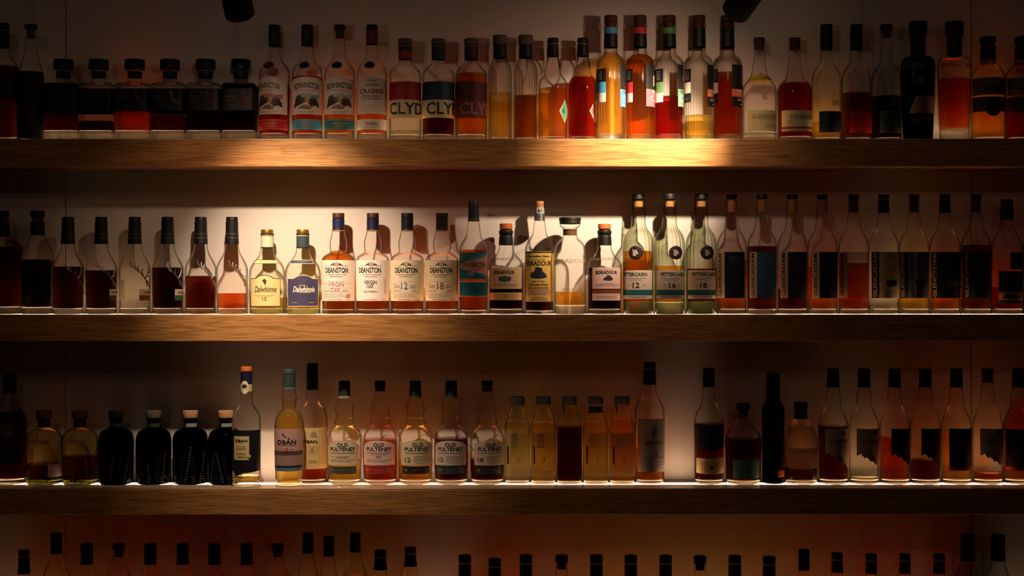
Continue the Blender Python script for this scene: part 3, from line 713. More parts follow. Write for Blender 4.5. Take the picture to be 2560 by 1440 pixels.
for i, (x, lq, lv, lc, u0, lbl) in enumerate(DAL):
    b = Bottle(2, x, [(553, 14.5), (570, 14), (610, 16), (622, 17.5), (634, 21), (646, 28), (656, 34), (668, 38.6), (680, 39.6), (700, 39.2), (765, 37.5), (Y2, 37.5)], lbl, 'six bottles with silver antlers', base=14)
    b.cap(542.5, 553.5, 14.5, '080909'); b.cork(553, 556, 'dwood', 1)
    b.band(555, 610, '0c0e10', off=1.2); b.band(584, 585.2, '5a5a60', 'sleeve_line', off=1.5); b.band(594.5, 595.7, '5a5a60', 'sleeve_line', off=1.5)
    b.liquid(lv, lq)
    b.tubes('antler_emblem', STAG_L, 1.5, 'silver' if i != 2 else plain('3a2a1c', .3, .8), 1.0)
    if lc: b.lab((u0, 40), (723, 751), lc[0], bars=[(738, 751, lc[1])], txt=[('DALMORE', 10, 731, 34, 7, '1c1612', BB)], name='corner_label')
    if i == 2: b.lab((-38, -15), (699, 750), 'c5b48c', name='rear_label', sheerness=.6)
# cream and navy script labels
for (x, lc, ed, tcx, nk, cl, lbl) in ((668, 'e9dc9c', '1e2230', '4a3c26', 'ded6b8', 'e9dc9c', 'pale yellow script-lettered label under a gold cap'),
                                  (757, '4a4668', 'e8e0c8', 'f2ecdc', '3a4a50', '4a4668', 'navy script-lettered label with white border under a gold cap')):
    b = Bottle(2, x, [(584, 15), (590, 15.5), (592, 15.5), (620, 15.5), (634, 18), (646, 25), (654, 33), (664, 40), (676, 44), (692, 45), (Y2, 44)], lbl, 'gold-capped bottles with script labels', base=14, glass_='green')
    b.cap(574, 584.5, 16, 'gold'); b.band(584.5, 588, '1f3a40', 'cap_ring', off=1.4); b.band(588, 591, 'c0a878', 'cap_ring', off=.9)
    b.band(591, 619, nk, 'neck_label', off=.5); b.band(618, 620.5, '1e2230', 'neck_line', off=.6)
    b.liquid(744, 'amber')
    b.lab((-27, 28), (650, 660), cl, 'arch', 0, edge=ed, ew=1.1, name='collar_label', prints=[(655, -16, 16, 1.4)], pc='8a7a4a')
    b.lab((-36, 37) if x < 700 else (-33, 41), (696, 766), lc, 'bump', 8.5, edge=ed, ew=1.6,
          txt=[('Dalwhinnie', 2, 723, 56, 15, tcx, dict(b=.012 if x < 700 else .03, sh=.35))] + ([('15', 0, 747, 10, 9.5, '2a2218', dict(b=0.))] if x < 700 else []),
          art=[('4a3c26', [(-6, 702), (0, 697), (5, 701), (4, 709), (1, 713), (-2, 706)])] if x < 700 else [('b8923c', [(-9, 712), (7, 712), (7, 715), (-9, 715)])],
          prints=[(738, -24, 24, .9), (742, -18, 16, .9)] if x < 700 else [(731, -10, 18, 1.6), (756, -30, -14, 1), (756, 14, 30, 1)], pc='9a8a5a' if x < 700 else 'd8d0bc')
# tall white-label family of four
DEAN = [(846, 'orange', 627, '1c2044', '4a2418', 'f3e6dc', 'white label with pink-red lettering, bottle full to the neck'),
        (932, 'orange', 700, '12163a', '3a2014', 'f3e8e0', 'white label with black two-word lettering and pink side print'),
        (1018, 'orange', 700, '0c0e1c', '0c0c14', 'ead9bc', 'cream label with a blue 12'),
        (1105, 'orange', 700, '241214', '0f0d0d', 'e6d2b0', 'cream label with a dark red 18')]
for i, (x, lq, lv, nk, cp, lc, lbl) in enumerate(DEAN):
    b = Bottle(2, x, [(545, 14), (547, 14.5), (572, 14), (577, 15), (586, 17), (600, 21), (612, 22.5), (622, 21.5), (630, 20), (633, 24), (637, 32), (642, 38), (650, 42), (660, 42.4), (Y2 - 12, 40), (Y2, 40)],
        lbl, 'white and cream label bottles beside the brightest spot', base=11)
    b.cap(533, 545.5, 15, cp); b.cork(545, 547.5, 'cork', 1.5)
    b.band(547, 577, nk, off=.9); b.band(576, 578, 'b8803c', 'sleeve_edge', off=1.1)
    b.liquid(lv, lq)
    T = [(0, 676, 0)]
    if i == 0: tx = [('VIRGIN', -2, 711, 40, 11, 'c04858', dict(b=.0)), ('OAK', -2, 725, 24, 11, 'c04858', dict(b=.0))]
    elif i == 1: tx = [('VIRGIN', -3, 706, 32, 10, '22201e', dict(b=.01)), ('OAK', -3, 716, 18, 9, '22201e', dict(b=.01)), ('CASK STRENGTH', -3, 729, 34, 4, '6a5a54')]
    elif i == 2: tx = [('12', -4, 715, 16, 17, '3a5a9a', dict(b=.0)), ('YEARS', -25, 716, 18, 7, '5a6a8a', dict(b=-.01)), ('OLD', 17, 716, 15, 8, '5a6a8a', dict(b=-.01))]
    else: tx = [('18', -2, 715, 16, 17, '8a2a34', dict(b=.0)), ('YEARS', -25, 716, 18, 7, '9a4a50', dict(b=-.01)), ('OLD', 17, 716, 15, 8, '2a2420', dict(b=-.01))]
    tx = tx + [('DEANSTON', -5 if i in (1,) else 0, 676, 58, 13.5, '17161a', dict(b=.022))]
    art = [('5a3f30', [(-18, 666), (-10, 660), (-6, 657), (-3, 666), (-9, 663)]), ('b9a08c', [(-6, 665), (-5, 657), (0, 655), (5, 657), (6, 665), (0, 668)]), ('5a3f30', [(18, 666), (10, 660), (6, 658), (5, 665), (9, 664)])]
    if i == 0: art += [('c05a62', [(24, 737), (38, 735), (39, 738), (25, 740)]), ('c05a62', [(24, 742), (38, 740), (38, 743), (25, 745)])]
    pr = [(687, -24, 24, 1.5), (692, -16, 14, 1.5), (665, -30, -20), (665, 20, 28), (748.5, -22, 14, 1), (748.5, 28, 38, 1)]
    if i in (0, 2, 3): pr += [(709, -42, -24, .5), (709, 24, 42, .5), (704, -20, 20, .5), (720, -44, 44, .4), (732, -44, 44, .4), (727, -38, -12, 1.3), (727, 14, 28, 1.6), (736, -38, 20, .7), (740, -38, 24, .7), (744, -38, 10, .7)]
    if i == 1: pr += [(700 + 4 * q, 36, 39, 2.2) for q in range(9)]
    b.lab((-41.6, 41.6) if i != 1 else (-41.3, 41.6), (651, 752), lc, txt=tx, art=art, prints=pr, pc='7a5f50' if i != 1 else 'a06a64')
# teal wave label
b = Bottle(2, 1184, [(512, 12), (530, 12), (552, 13.5), (565, 16), (578, 17), (590, 18.5), (602, 26), (612, 33), (622, 36), (635, 36.5), (700, 36), (Y2 - 10, 34.5), (Y2, 34)], 'teal label with a pinkish wave and black lettering, tall green-capped bottle', base=9)
b.cap(501, 514, 13, '33302a'); b.band(512, 546, '0d1a17', off=.8); b.band(546, 553, '3c3322', 'sleeve_foot', off=1.0); b.liquid(625, 'redorange')
b.lab((-34.5, 35), (632, 698), '12606a', art=[('b97f6c', [(-41, 664), (-20, 654), (20, 646), (42, 636), (42, 690), (10, 682), (-16, 676), (-40, 670)]), ('3f7c82', [(-10, 646), (42, 632), (42, 640), (-4, 652)]), ('3f7c82', [(0, 676), (42, 690), (42, 698), (16, 688)])],
      txt=[('DEVERON', 0, 662, 62, 12.5, '101216', dict(b=.022)), ('THE', 0, 651, 12, 4, '20282a'), ('10', -6, 684, 13, 9.5, 'd8b8a8', dict(b=0.)), ('YO', 8, 681, 6, 3, 'd8b8a8')], prints=[(671, -30, 30, 1.2), (675.5, -14, 16, 1.2)], pc='1a2a2c')
b.lab((-34.5, 35), (704, 741), '12606a', edge='d8b47c', ew=1.3, name='lower_label', prints=[(713, -28, 28), (718, -22, 26), (723, -24, 24), (728, -20, 20)], pc='0d3e46')
# small cork-topped pair
for (x, lc, lbl, dx) in ((1265, 'cdaa80', 'short cork-topped bottle with tan label over a narrow strip numbered in red', 0), (1511, 'd6b2ac', 'short cork-topped bottle with pinkish deckle-edged label', 3)):
    b = Bottle(2, x, [(573, 13), (576, 16.5), (584, 17), (588, 14.5), (592, 16.5), (612, 17), (622, 18), (632, 22), (642, 30), (648, 37), (658, 41.5), (668, 42.5), (Y2, 41.5)], lbl, 'short cork-topped bottles on the middle shelf', base=12)
    b.cap(559 + dx / 3, 573, 16, 'orangewood'); b.cork(572, 577, 'dwood', 1); b.band(576, 613, '0b0b0c', off=1.0)
    b.liquid(669, 'dark')
    b.lab((-36, 32), (645, 652), '8a6a58', sheerness=.05, name='embossed_name', txt=[('EDRADOUR', 0, 648.5, 58, 6, '7a6252', dict(b=0.))])
    u = (-41, 39) if dx == 0 else (-32, 38)
    b.lab(u, (669, 722), lc, edge='e4cba6' if dx == 0 else None, ew=1, txt=[('EDRADOUR', -2, 681.5, 54 if dx == 0 else 56, 8, '1c1c24', dict(b=.03))],
          art=[('3a4436', [(-16, 696), (-12, 691), (-6, 692), (0, 689), (6, 692), (14, 691), (17, 697), (14, 703), (0, 705), (-13, 703)])] if dx == 0 else [('2a2a38', [(-12, 700), (-8, 694), (-4, 692), (0, 687), (4, 693), (10, 692), (14, 698), (8, 702), (0, 702)])],
          prints=[(676, -20, 16), (709, -18, 16, 1), (712, -34, 34, 1.3), (716, -30, 30, .7)], pc='7a5040' if dx == 0 else '96606a')
    if dx == 0: b.lab((-40, 39), (731, 750), 'd8a974', name='lower_label', edge='c89a64', ew=.8, txt=[('10', 0, 740.5, 9, 7, '7a1c1c', dict(b=0.))], prints=[(735, -36, 36, .5), (738, -36, -8, .5), (742, -36, -8, .5), (746, -36, 36, .5), (738, 8, 36, .5), (742, 8, 36, .5)], pc='8a5c34')
    else: b.lab(u, (724, 734), '7a3a1c', name='wax_strip'); b.lab(u, (733.5, 751), lc, name='lower_label', prints=[(740, -26, 26), (744, -26, 26)], pc='96606a')
# tall yellow label
b = Bottle(2, 1349, [(519, 10.5), (540, 12), (551, 12.5), (562, 15), (574, 15.5), (586, 18), (596, 25), (606, 32), (618, 36), (630, 37), (Y2, 36)], 'tall yellow-label bottle with a silver neck sleeve and castle picture', base=8, depth=96)
b.cap(503, 512, 10.5, 'cork'); b.band(512, 519, 'cork', 'cork_collar', off=-.3); b.band(519, 535, '9a948c', off=.8); b.band(535, 551.5, 'silver', 'foil_foot', off=1.0)
b.lab((-7, 8), (520, 533), 'a8a29a', name='neck_tag', off=1.2, txt=[('61', 0, 526.5, 9, 9, '141414', BB)])
b.liquid(632, 'dark')
b.lab((-36, 34), (629, 754), 'd6b055', edge='caa552', bars=[(630, 633, '16141c'), (722, 738, 'c49a78', -30, 34)],
      txt=[('EDRADOUR', 0, 659, 68, 12, '14141c', dict(b=.022)), ('The Distillery Edition', 0, 642, 60, 5.5, '1c1c28', dict(b=.03)), ('PRODUCT OF THE', 0, 650, 32, 2.6, '2c2c38'), ('Aged 10 Years', 0, 704, 34, 5.5, '2a2a44', dict(b=.01, sh=.3)),
           ('HIGHLAND SINGLE', 0, 712, 52, 4.6, '1c1c28', BB), ('MALT SCOTCH WHISKY', 0, 720, 56, 4.6, '1c1c28', BB)],
      art=[('1d2230', [(-22, 690), (-18, 680), (-14, 682), (-9, 676), (-7, 668), (-3, 676), (0, 680), (4, 676), (8, 670), (11, 680), (17, 684), (22, 692), (14, 696), (0, 697), (-16, 696)])],
      prints=[(726, -26, 30, 1), (731, -22, 26, 1), (735, -26, 20, 1), (743, -14, 14, .9), (746.5, -20, 20, .9), (750, -24, 24, .9)], pc='3a3440')
# decanter with frosted lettering
b = Bottle(2, 1425, [(560, 25), (563, 26), (567, 24), (571, 17), (590, 17), (596, 20), (603, 29), (612, 36), (626, 39.5), (650, 40), (Y2, 40)], 'round-shouldered decanter with wide black stopper and frosted lettering', base=22, name='decanter')
b.cap(544, 552, 27.5, '120e0c'); b.cap(551, 560, 26.3, '181310', 'stopper_rim'); b.band(573, 588, '6a4a1e', 'neck_collar', off=.5); b.liquid(729, 'amber')
b.lab((-38, 38), (648, 660), 'b09468', sheerness=.06, name='frosted_lettering', txt=[('EDRADOUR', 0, 653, 90, 9, 'b9a27c', dict(b=0.))])
b.lab((-34, 34), (720, 745), 'b09468', sheerness=.04, name='frosted_script', txt=[('Scotch Whisky', 0, 736, 58, 8, 'caa878', dict(b=0., sh=.2)), ('SINGLE MALT', 0, 724, 48, 5, 'b09468', dict(b=0.))])
# three fluted unicorn-medal bottles
HORSE = [(-7, 6), (-6, -1), (-3, -4), (-8, -9), (-2, -6), (1, -8), (3, -6), (6, -1), (7, 3), (5, 5), (1, 3), (2, 7), (0, 9), (-5, 9)]
for (x, lq, lv, num, um, ul, lbl) in ((1596, 'orange', 628, '12', -10, (-38.4, 32), 'fluted medallion bottle, white label numbered 12, drink reaching its medallion'),
                                     (1674, 'amber', 665, '16', 11, (-34, 34), 'fluted medallion bottle, white label numbered 16, middle of three'),
                                     (1753, 'brown', 672, '18', 10, (-35, 33), 'fluted medallion bottle, white label numbered 18, beside the navy panel bottle')):
    b = Bottle(2, x, [(499, 15.5), (520, 16), (523, 17.5), (526, 16.5), (550, 17), (564, 17.5), (572, 21), (582, 29), (592, 34), (604, 37.5), (625, 38.5), (Y2, 38)], lbl, 'fluted medallion bottles on the middle shelf', ribs=(22, .8, 530, 672), base=30, glass_='ribgreen')
    b.cap(485, 499, 15.8, '0a0908'); b.cork(503, 518, 'cork', 4.2); b.liquid(lv, lq)
    d = b.disc(um, 632.5, 17, '2b1a22', 'medallion', 2.2)
    b.ymid = 632.5; b.poly('emblem', um, [(p * .95, 632.5 + q * .95) for p, q in HORSE], M('b4aaa0'), 3.4, d)
    b.lab(ul, (676, 747), 'ddcdba', bars=[(724.5, 738, '1f6a6c')],
          txt=[('FETTERCAIRN', 7 if num != '12' else -5, 686, 66, 9, '1d2530', dict(b=.02)), (num, 3 if num != '12' else 0, 713, 17, 14, '4a2418', dict(b=.02))],
          prints=[(696, -26, 26, 1), (700, -16, 16, 1), (713, -20, -10, 1), (713, 16, 24, 1), (742, -26, 26, 1.4)] + ([(728, -26, 26, .8), (732, -26, 26, .8)] if num == '16' else []), pc='6a5a50')
# nine bottles with sideways lettering
GC = [(1829, 'orange', 650, 'e0c9a2', '15151c', '12162e', 'dark navy', -37, 28, None, 0, 'cork', None),
      (1905, 'redbrown', 616, 'dcc094', '15151c', '3a5672', 'steel blue', -33.5, 31, None, 0, 'cork', None),
      (1981, 'redbrown', 722, 'd8c2a4', '15151c', '281828', 'plum purple', -33, 32, None, 0, 'cork', None),
      (2056, 'orange', 668, 'd2b896', '15151c', '14183a', 'midnight blue', -30, 34, None, 0, 'cork', None),
      (2134, 'redorange', 658, '8a6a52', '1c1412', '7c2a1a', 'brick red', -37.5, 31, None, 0, 'dwood', None),
      (2209, 'pale', 769, '0c0c0e', 'cbb88e', 'b7a478', 'pale cream numbered 10', -34, 34, '10', 1, None, '0a0a0a'),
      (2285, 'gold', 735, '140e18', 'a08c78', '4a4a5c', 'dull silver-grey numbered 13', -37.5, 31, '13', 0, 'dwood', None),
      (2362, 'orange', 699, '0a0a0c', 'd0a870', '0c0e16', 'black with a small pale scene', -36.5, 35, None, 1, None, '0a0a0a'),
      (2440, 'brown', 613, '0a0f0e', 'c09060', '14241f', 'dark green numbered 18', -36, 33, '18', 0, 'dwood', None)]
for i, (x, lq, lv, st, stt, mc, dsc, u0, u1, num, cst, ck, slv) in enumerate(GC):
    b = Bottle(2, x, [(499, 12.5), (532, 13), (545, 15), (560, 17.5), (574, 19), (582, 25), (592, 31), (604, 35.5), (616, 37.5), (630, 38), (Y2, 37)],
        'sideways-lettered bottle with a %s front panel' % dsc, 'sideways-lettered bottles at the right of the middle shelf', base=12)
    b.cap(486.5, 497, 13.2, '090909')
    if ck: b.cork(498, 531, ck, 2.4)
    if slv: b.band(499, 509, '1c1a18', 'cap_ring', off=.4); b.band(509, 531.5, slv, off=.8)
    b.liquid(lv, lq)
    um = u0 + 15
    b.lab((u0, um), (630.5, 745), st, name='name_strip', txt=[('GLENCADAM', 0, 688, 10.5 if i != 0 else 11, 108, stt, dict(b=.01, vert=1))])
    tx = [(num, -4, 641, 15, 9, '2c2620' if num == '10' else ('15151c' if num == '13' else '6a5040'), dict(b=.02))] if num else []
    art = []
    if num in ('10', '13') or 'scene' in dsc:
        c_ = '6a5a4a' if 'scene' in dsc else '221e1a'
        art = [(c_, [(-16, 708), (-12, 700), (-4, 703), (0, 696), (5, 702), (14, 698), (17, 708), (12, 714), (4, 717), (-8, 716)])]
    pr = [(652, -14, 14, 1), (670, -16, 16, 1.2), (676, -16, 16, 1.6), (728, -12, 12, 1.6), (733, -18, 18, 1.2), (739, -20, -10, 1.6), (739, 10, 20, 1.6)]
    if i < 5: pr = [(636, -16, 20, .8), (660, -12, 16, .8), (665, -10, 18, .8), (730, -18, -10, 1.8), (730, 10, 18, 1.8)]
    b.lab((um, u1), (630.5, 745), mc, name='front_panel', txt=tx, art=art, prints=pr, pc={5: '4a4034'}.get(i, '3c4258' if i < 5 else '4a4038'), sheerness=.62 if i == 4 else None,
          bars=[(641, 657, '27305c', -16, 20)] if i == 0 else ())
    if num in ('13',): b.lab((-9, -4), (632, 744), '8a8aa0', name='foil_stripe', off=.7)
for (x, lbl) in ((2517, 'slim-necked red bottle with picture strip low down, last full bottle of the middle shelf'), (2597, 'red bottle half cut off by the right edge of the middle shelf')):
    b = Bottle(2, x, [(500, 14), (547, 14.5), (560, 15.5), (574, 19), (590, 28), (604, 35), (618, 38.5), (Y2, 38.5)], lbl, 'picture-strip bottles at the right end of the middle shelf', base=12)
    b.cap(499, 514, 14.6, '070707'); b.band(513, 548, '070707', off=1.0); b.liquid(717, 'red')
    b.lab((-5, 33), (632, 674), '0a0a0b', name='upper_label'); b.lab((-29, 31), (678, 730), '0b0a0b', txt=[('GLENDRONACH', 0, 693, 56, 8, '3a2622', dict(b=0.))], prints=[(700, -18, 24), (706, -10, 24)], pc='33211e')
    b.lab((-29, 31), (731, 750), '96624a', name='picture_strip', art=[('3a1f1c', [(-24, 746), (-20, 736), (-8, 740), (4, 735), (18, 740), (26, 736), (27, 746)])], bars=[(751, 758, '1a100e')])

# ------------------------------------------------------------------ row 3
Y3 = 1207.6
b = Bottle(3, 24, [(940, 14), (980, 15), (1000, 16.5), (1014, 20), (1026, 30), (1038, 38), (1050, 42), (Y3, 41.5)], 'red-orange bottle with large two-line black label, left end of the third shelf', base=12)
b.cap(935, 950, 17, '090909', taper=.4); b.band(949, 982, '090909', off=1.6); b.liquid(1030, 'redbrown')
b.lab((-41, 38), (1050, 1155), '0e0c0c', txt=[('LOCH', -8, 1064, 50, 12, '8a7a6a', BB), ('LOMOND', -6, 1079, 66, 12, '8a7a6a', BB), ('18', -2, 1133, 16, 10, '7a5a44', dict(b=0.))],
      bars=[(1087, 1088, '5a4a40'), (1091, 1122, '3a2418', -12, 10)], prints=[(1095, -20, 20), (1148, 30, 38)], pc='3a2e28')
for i, (x, lv, lbl) in enumerate(((110, 1158, 'olive-green glass bottle with leaf print, wooden cap and a small white square sticker'), (200, 1139, 'olive-green glass bottle with leaf print and wooden cap, no sticker'))):
    b = Bottle(3, x, [(1047, 14), (1066, 14), (1070, 20), (1076, 32), (1084, 41), (1096, 44.5), (1110, 45), (Y3, 43.5)], lbl, 'olive-green leaf-print bottles', glass_='olive', base=9)
    b.cap(1026, 1046, 19.5, 'dwood', taper=-.0); b.band(1047, 1067, '1c1e16', off=.6); b.liquid(lv, 'brown')
    b.lab((-24, 26), (1094, 1106), '4a4a20', sheerness=.05, name='faint_name', txt=[("NC'NEAN", 4, 1100, 42, 9, '3a2e14', dict(b=0.))])
    if i == 0: b.lab((22, 44), (1157, 1189), 'b0a0a0', name='sticker', off=1.0, prints=[(1161, -10, 10)])
for i, (x, cp, lbl) in enumerate(((290, '1c1512', 'all-black leaf-print bottle with cap coloured near-black for shade, first of four'), (384, 'gwood', 'all-black leaf-print bottle with wooden cap dimmed to brown for shade, second of four'),
                                  (476, 'twood', 'all-black leaf-print bottle with tan wooden cap, third of four'), (564.5, 'twood', 'all-black leaf-print bottle with pale wooden cap, beside the tall orange-capped bottle'))):
    b = Bottle(3, x, [(1044, 17), (1047, 19), (1051, 15), (1066, 15), (1070, 22), (1076, 34), (1084, 41), (1096, 43.6), (1110, 44), (Y3, 42.5)], lbl, 'four all-black leaf-print bottles', glass_='black', base=0, name='black_bottle')
    b.cap(1026.5, 1044, 19, cp, taper=1.4); b.lab((-8, 16), (1057, 1066), '30343a' if i < 2 else '85878c', name='neck_tag', off=.6)  # cap and tag colours darker on the left bottles, imitating weaker light there
LEAF = {}
def leaves(b, seed, c1, c2):
    rnd = random.Random(seed); v = []; f = []; v2 = []; f2 = []
    b.ymid = 1150
    def leaf(V, F, u, y, l, wd, a):
        b0 = len(V)
        for (p, q) in ((0, 0), (.5, .5), (1, 0), (.5, -.5)):
            V.append(b.pt(0, u + math.cos(a) * p * l - math.sin(a) * q * wd, y - math.sin(a) * p * l - math.cos(a) * q * wd, .5))
        F.append((b0, b0 + 1, b0 + 2, b0 + 3))
    for st in range(7):
        u = -52 + st * 17 + rnd.uniform(-3, 3); top = rnd.uniform(1112, 1150); ben = rnd.uniform(-.25, .25)
        y = 1200
        while y > top:
            uu = u + (1200 - y) * ben
            V, F = (v, f) if st % 2 else (v2, f2)
            l = 7 if V is v2 else 3.4; wd = 2.6 if V is v2 else 2.2
            leaf(V, F, uu, y, l, wd, R(35 + rnd.uniform(-15, 15))); leaf(V, F, uu, y, l, wd, R(145 + rnd.uniform(-15, 15)))
            y -= 5.5 if V is v2 else 6.5
    for q in range(10): leaf(v2, f2, rnd.uniform(-50, 50), rnd.uniform(1185, 1203), 13, 6, R(rnd.uniform(20, 160)))
    link('leaf_print', mesh('leaf_print', v, f), M(c1), b.root); link('foliage_print', mesh('foliage_print', v2, f2), M(c2), b.root)
for o in [q for q in bpy.data.objects if q.parent is None and q.get('group') in ('olive-green leaf-print bottles', 'four all-black leaf-print bottles')]:
    class _B: pass
    olive = 'olive' in o['group']
    bb = Bottle.__new__(Bottle); bb.root = o; bb.sc = (D + .098) / D * PX; bb.zt = SHELF[3][0] + .0004; bb.S = ROUND; bb.ribs = None
    bb.P = [(0, 43.7), (110, 45.2), (140, 44)] if olive else [(0, 43.2), (110, 44.7), (140, 44)]; leaves(bb, int(o.location.x * 1000), '8f8f60' if olive else '6f7480', '18281c' if olive else '10151c')
# tall black-label bottle standing forward
b = Bottle(3, 616, [(930, 13.6), (975, 13.6), (992, 14.5), (1006, 16), (1016, 20), (1024, 27), (1034, 33), (1046, 35.6), (1060, 36), (1214, 35.6)], 'tall clear bottle with orange cap, oval neck medal and black label, standing forward', depth=41, base=13)
b.cap(916, 928, 14, 'orangewood'); b.cork(929, 933, 'dwood', 1); b.band(930, 962, '10193a', off=.6); b.band(960, 978, 'c8bb90', 'neck_label', off=.7)
o_ = b.disc(-2, 968.5, 10.6, 'e0d6b4', 'oval_medal', .6, ry=17); b.ymid = 968; b.lab((-7, 3), (960, 967), '2a241c', 'oval', off=2.2, name='medal_crest'); b.liquid(1190, 'gold')
b.lab((-35.3, 35.3), (1072.5, 1178), '101216', 'shield', 4, art=()); b.lab((-25, 13), (1087, 1146), 'd6c184', name='inner_label', off=.9, txt=[('OBAN', 0, 1098, 32, 7, '1c1a14', dict(b=.03)), ('Distillers', 0, 1130, 24, 6, '3a3020', dict(b=0., sh=.3)), ('Edition', 2, 1138, 20, 6, '3a3020', dict(b=0., sh=.3))],
      prints=[(1112, -12, 12, 1), (1116, -12, 12, 1), (1120, -14, 14, 1), (1104, -8, 8, .7)], pc='4a4028'); b.disc(13, 1137, 4.5, 'c8b070', 'wax_dot', .6, off=1.4)
# pink landscape label standing forward
b = Bottle(3, 723, [(934, 14), (970, 14.2), (980, 16.5), (995, 19), (1008, 18), (1018, 17), (1024, 19), (1030, 25), (1040, 32), (1052, 36), (1066, 37), (1120, 36), (1215, 34)], 'slim amber bottle with grey-green cap and pink coastal landscape label, standing forward', depth=47, base=8)
b.cap(922, 934, 14.6, plain('3c4a4c', .5, .1)); b.band(935, 966, plain('38474a', .5, .1), off=1.1); b.band(967, 972, plain('66787c', .4, .3), 'foil_edge', off=1.0); b.liquid(997, 'gold')
b.lab((-35.5, 34.5), (1069, 1174), 'c99f92', bars=[(1124, 1135, '584044'), (1133, 1162, 'a8827e'), (1160, 1166, '2c2a38'), (1165, 1174, '5f8290')],
      art=[('6a4c4c', [(-36, 1122), (-22, 1127), (0, 1131), (34, 1127), (34, 1134), (-36, 1134)]), ('2a2228', [(-10, 1078), (-4, 1083), (-6, 1086), (2, 1088), (-2, 1090), (-8, 1086)]), ('2a2228', [(4, 1090), (10, 1093), (6, 1096)])],
      txt=[('OBAN', 0, 1101.5, 50, 10.5, '1c1a22', dict(b=.022)), ('12', 0, 1120, 10, 8, 'a02a2c', dict(b=.02))], prints=[(1109.5, -24, 24, 1.2), (1120, -18, -8, 1), (1120, 8, 18, 1)], pc='4a3a40')
b = Bottle(3, 781, [(926, 13.5), (960, 14), (980, 15), (1000, 16), (1008, 19), (1016, 27), (1026, 33), (1038, 37), (1052, 38), (Y3, 37.5)], 'tall bottle with black neck and cream map-like label, just behind the pink landscape label', base=9)
b.cap(908, 926, 13.8, '1f1512'); b.band(925, 949, '0c0c0c', off=.9); b.band(949, 974, '33201a', 'neck_paper', off=.5); b.liquid(1160, 'redorange')
b.lab((-24, 37.5), (1066, 1168), 'd8bd84', bars=[(1068, 1164, 'a98f5c', 8, 8.8)], txt=[('OBAN.', -14, 1100, 38, 8, '1c1a14', dict(b=.03)), ('4', -10, 1121, 9, 18, 'a58c5c', dict(b=0.))],
      art=[('a58c68', [(-14, 1088), (-12, 1078), (-4, 1074), (2, 1080), (4, 1090)])], prints=[(1112 + 4.5 * q, -20, 6, .6) for q in range(5)] + [(1072 + 6 * q, 12, 36, .7) for q in range(15)] + [(1148, -18, 2, 1.3), (1152, -18, 4, 1.3)], pc='8a7244')
# onion-necked family of five
OP = [(861, 0, 'gold', 1150, None, '2a2a24', '4a4640', 'd9c8aa', 'HUDDART', 1, 'onion-necked bottle with golden drink and an unnumbered arched label'),
      (949, 3, 'redorange', 1097, None, '', '9a2a26', 'dcb8b0', 'PORT', 0, 'onion-necked bottle with pinkish red drink and bare cork'),
      (1037, 3, 'amber', 1150, '12', '14140f', '1c1c1c', 'cfbf9e', '', 1, 'onion-necked amber bottle with black sleeve, arched label numbered 12'),
      (1127, 2, 'redbrown', 1095, '15', '10281f', '2a3a3c', 'c9b8ac', '', 1, 'onion-necked dark bottle with green sleeve, arched label numbered 15'),
      (1218, 0, 'redbrown', 1147, '18', '', '24282c', 'c9b4a4', '', 0, 'onion-necked bottle with bare cork, arched label numbered 18')]
for (x, dx, lq, lv, num, slv, lowc, lc, sub, hs, lbl) in OP:
    b = Bottle(3, x + dx / 2, [(963, 14), (992, 14), (998, 16), (1008, 20.5), (1020, 23.5), (1030, 23), (1038, 20), (1044, 19.5), (1048, 24), (1053, 26), (1058, 24.5), (1062, 22), (1066, 24), (1072, 32), (1080, 38), (1090, 41.8), (1104, 43), (1160, 43), (Y3, 40.5)], lbl, 'five onion-necked bottles', base=9)
    b.cap(952, 963.5, 14, '0a0a0a'); b.cork(964, 978, 'dwood', 2.2)
    if hs: b.band(966, 994, slv, off=.8); b.band(989, 994.5, '8a8478' if x < 900 else '26332e', 'sleeve_edge', off=1.0)
    b.liquid(lv, lq)
    sh = 5 if num in ('12', '18') else 0
    u = (-38 + sh, 38 + sh * .6) if num != '18' else (-31, 41)
    tx = [('OLD', 0, 1107.5, 27, 9.5, '1a1a1e', dict(b=.022)), ('PULTENEY', 0, 1118.5, 66, 9.5, '1a1a1e', dict(b=.022))]
    if num: tx.append((num, -26 if num != '12' else -25, 1145, 15, 12, {'12': '2a2420', '15': '2a4a5a', '18': '1c1c20'}[num], dict(b=.01)))
    else: tx.append((sub, 0, 1138, 32 if sub == 'HUDDART' else 14, 5.5, '5a4a3a' if sub == 'HUDDART' else '3a2426', dict(b=.01)))
    b.lab(u, (1097, 1159), lc, 'roundarch', 17, edge='b3a082', ew=1.2, txt=tx, prints=[(1128, -32, 32, 1.8)] + ([(1136 + 4 * q, -10, 34, .9) for q in range(4)] + [(1153, -6, 34, .9)] if num else [(1145, -34, 34, .9), (1149, -34, 20, .9), (1132, -20, 20, 1) if sub == 'PORT' else (1137, -34, -20, .8)]), pc='5f5348')
    b.lab((u[0] + 3, u[1] - 5), (1161, 1180), lowc, name='lower_label', prints=[(1170, -8, 16, 1.2), (1167, 24, 31, 2), (1173, 24, 31, 2), (1170, -30, -22, 5), (1178, -22, 12, .7)], pc='8a7a6a' if lowc != '9a2a26' else 'c88a80')
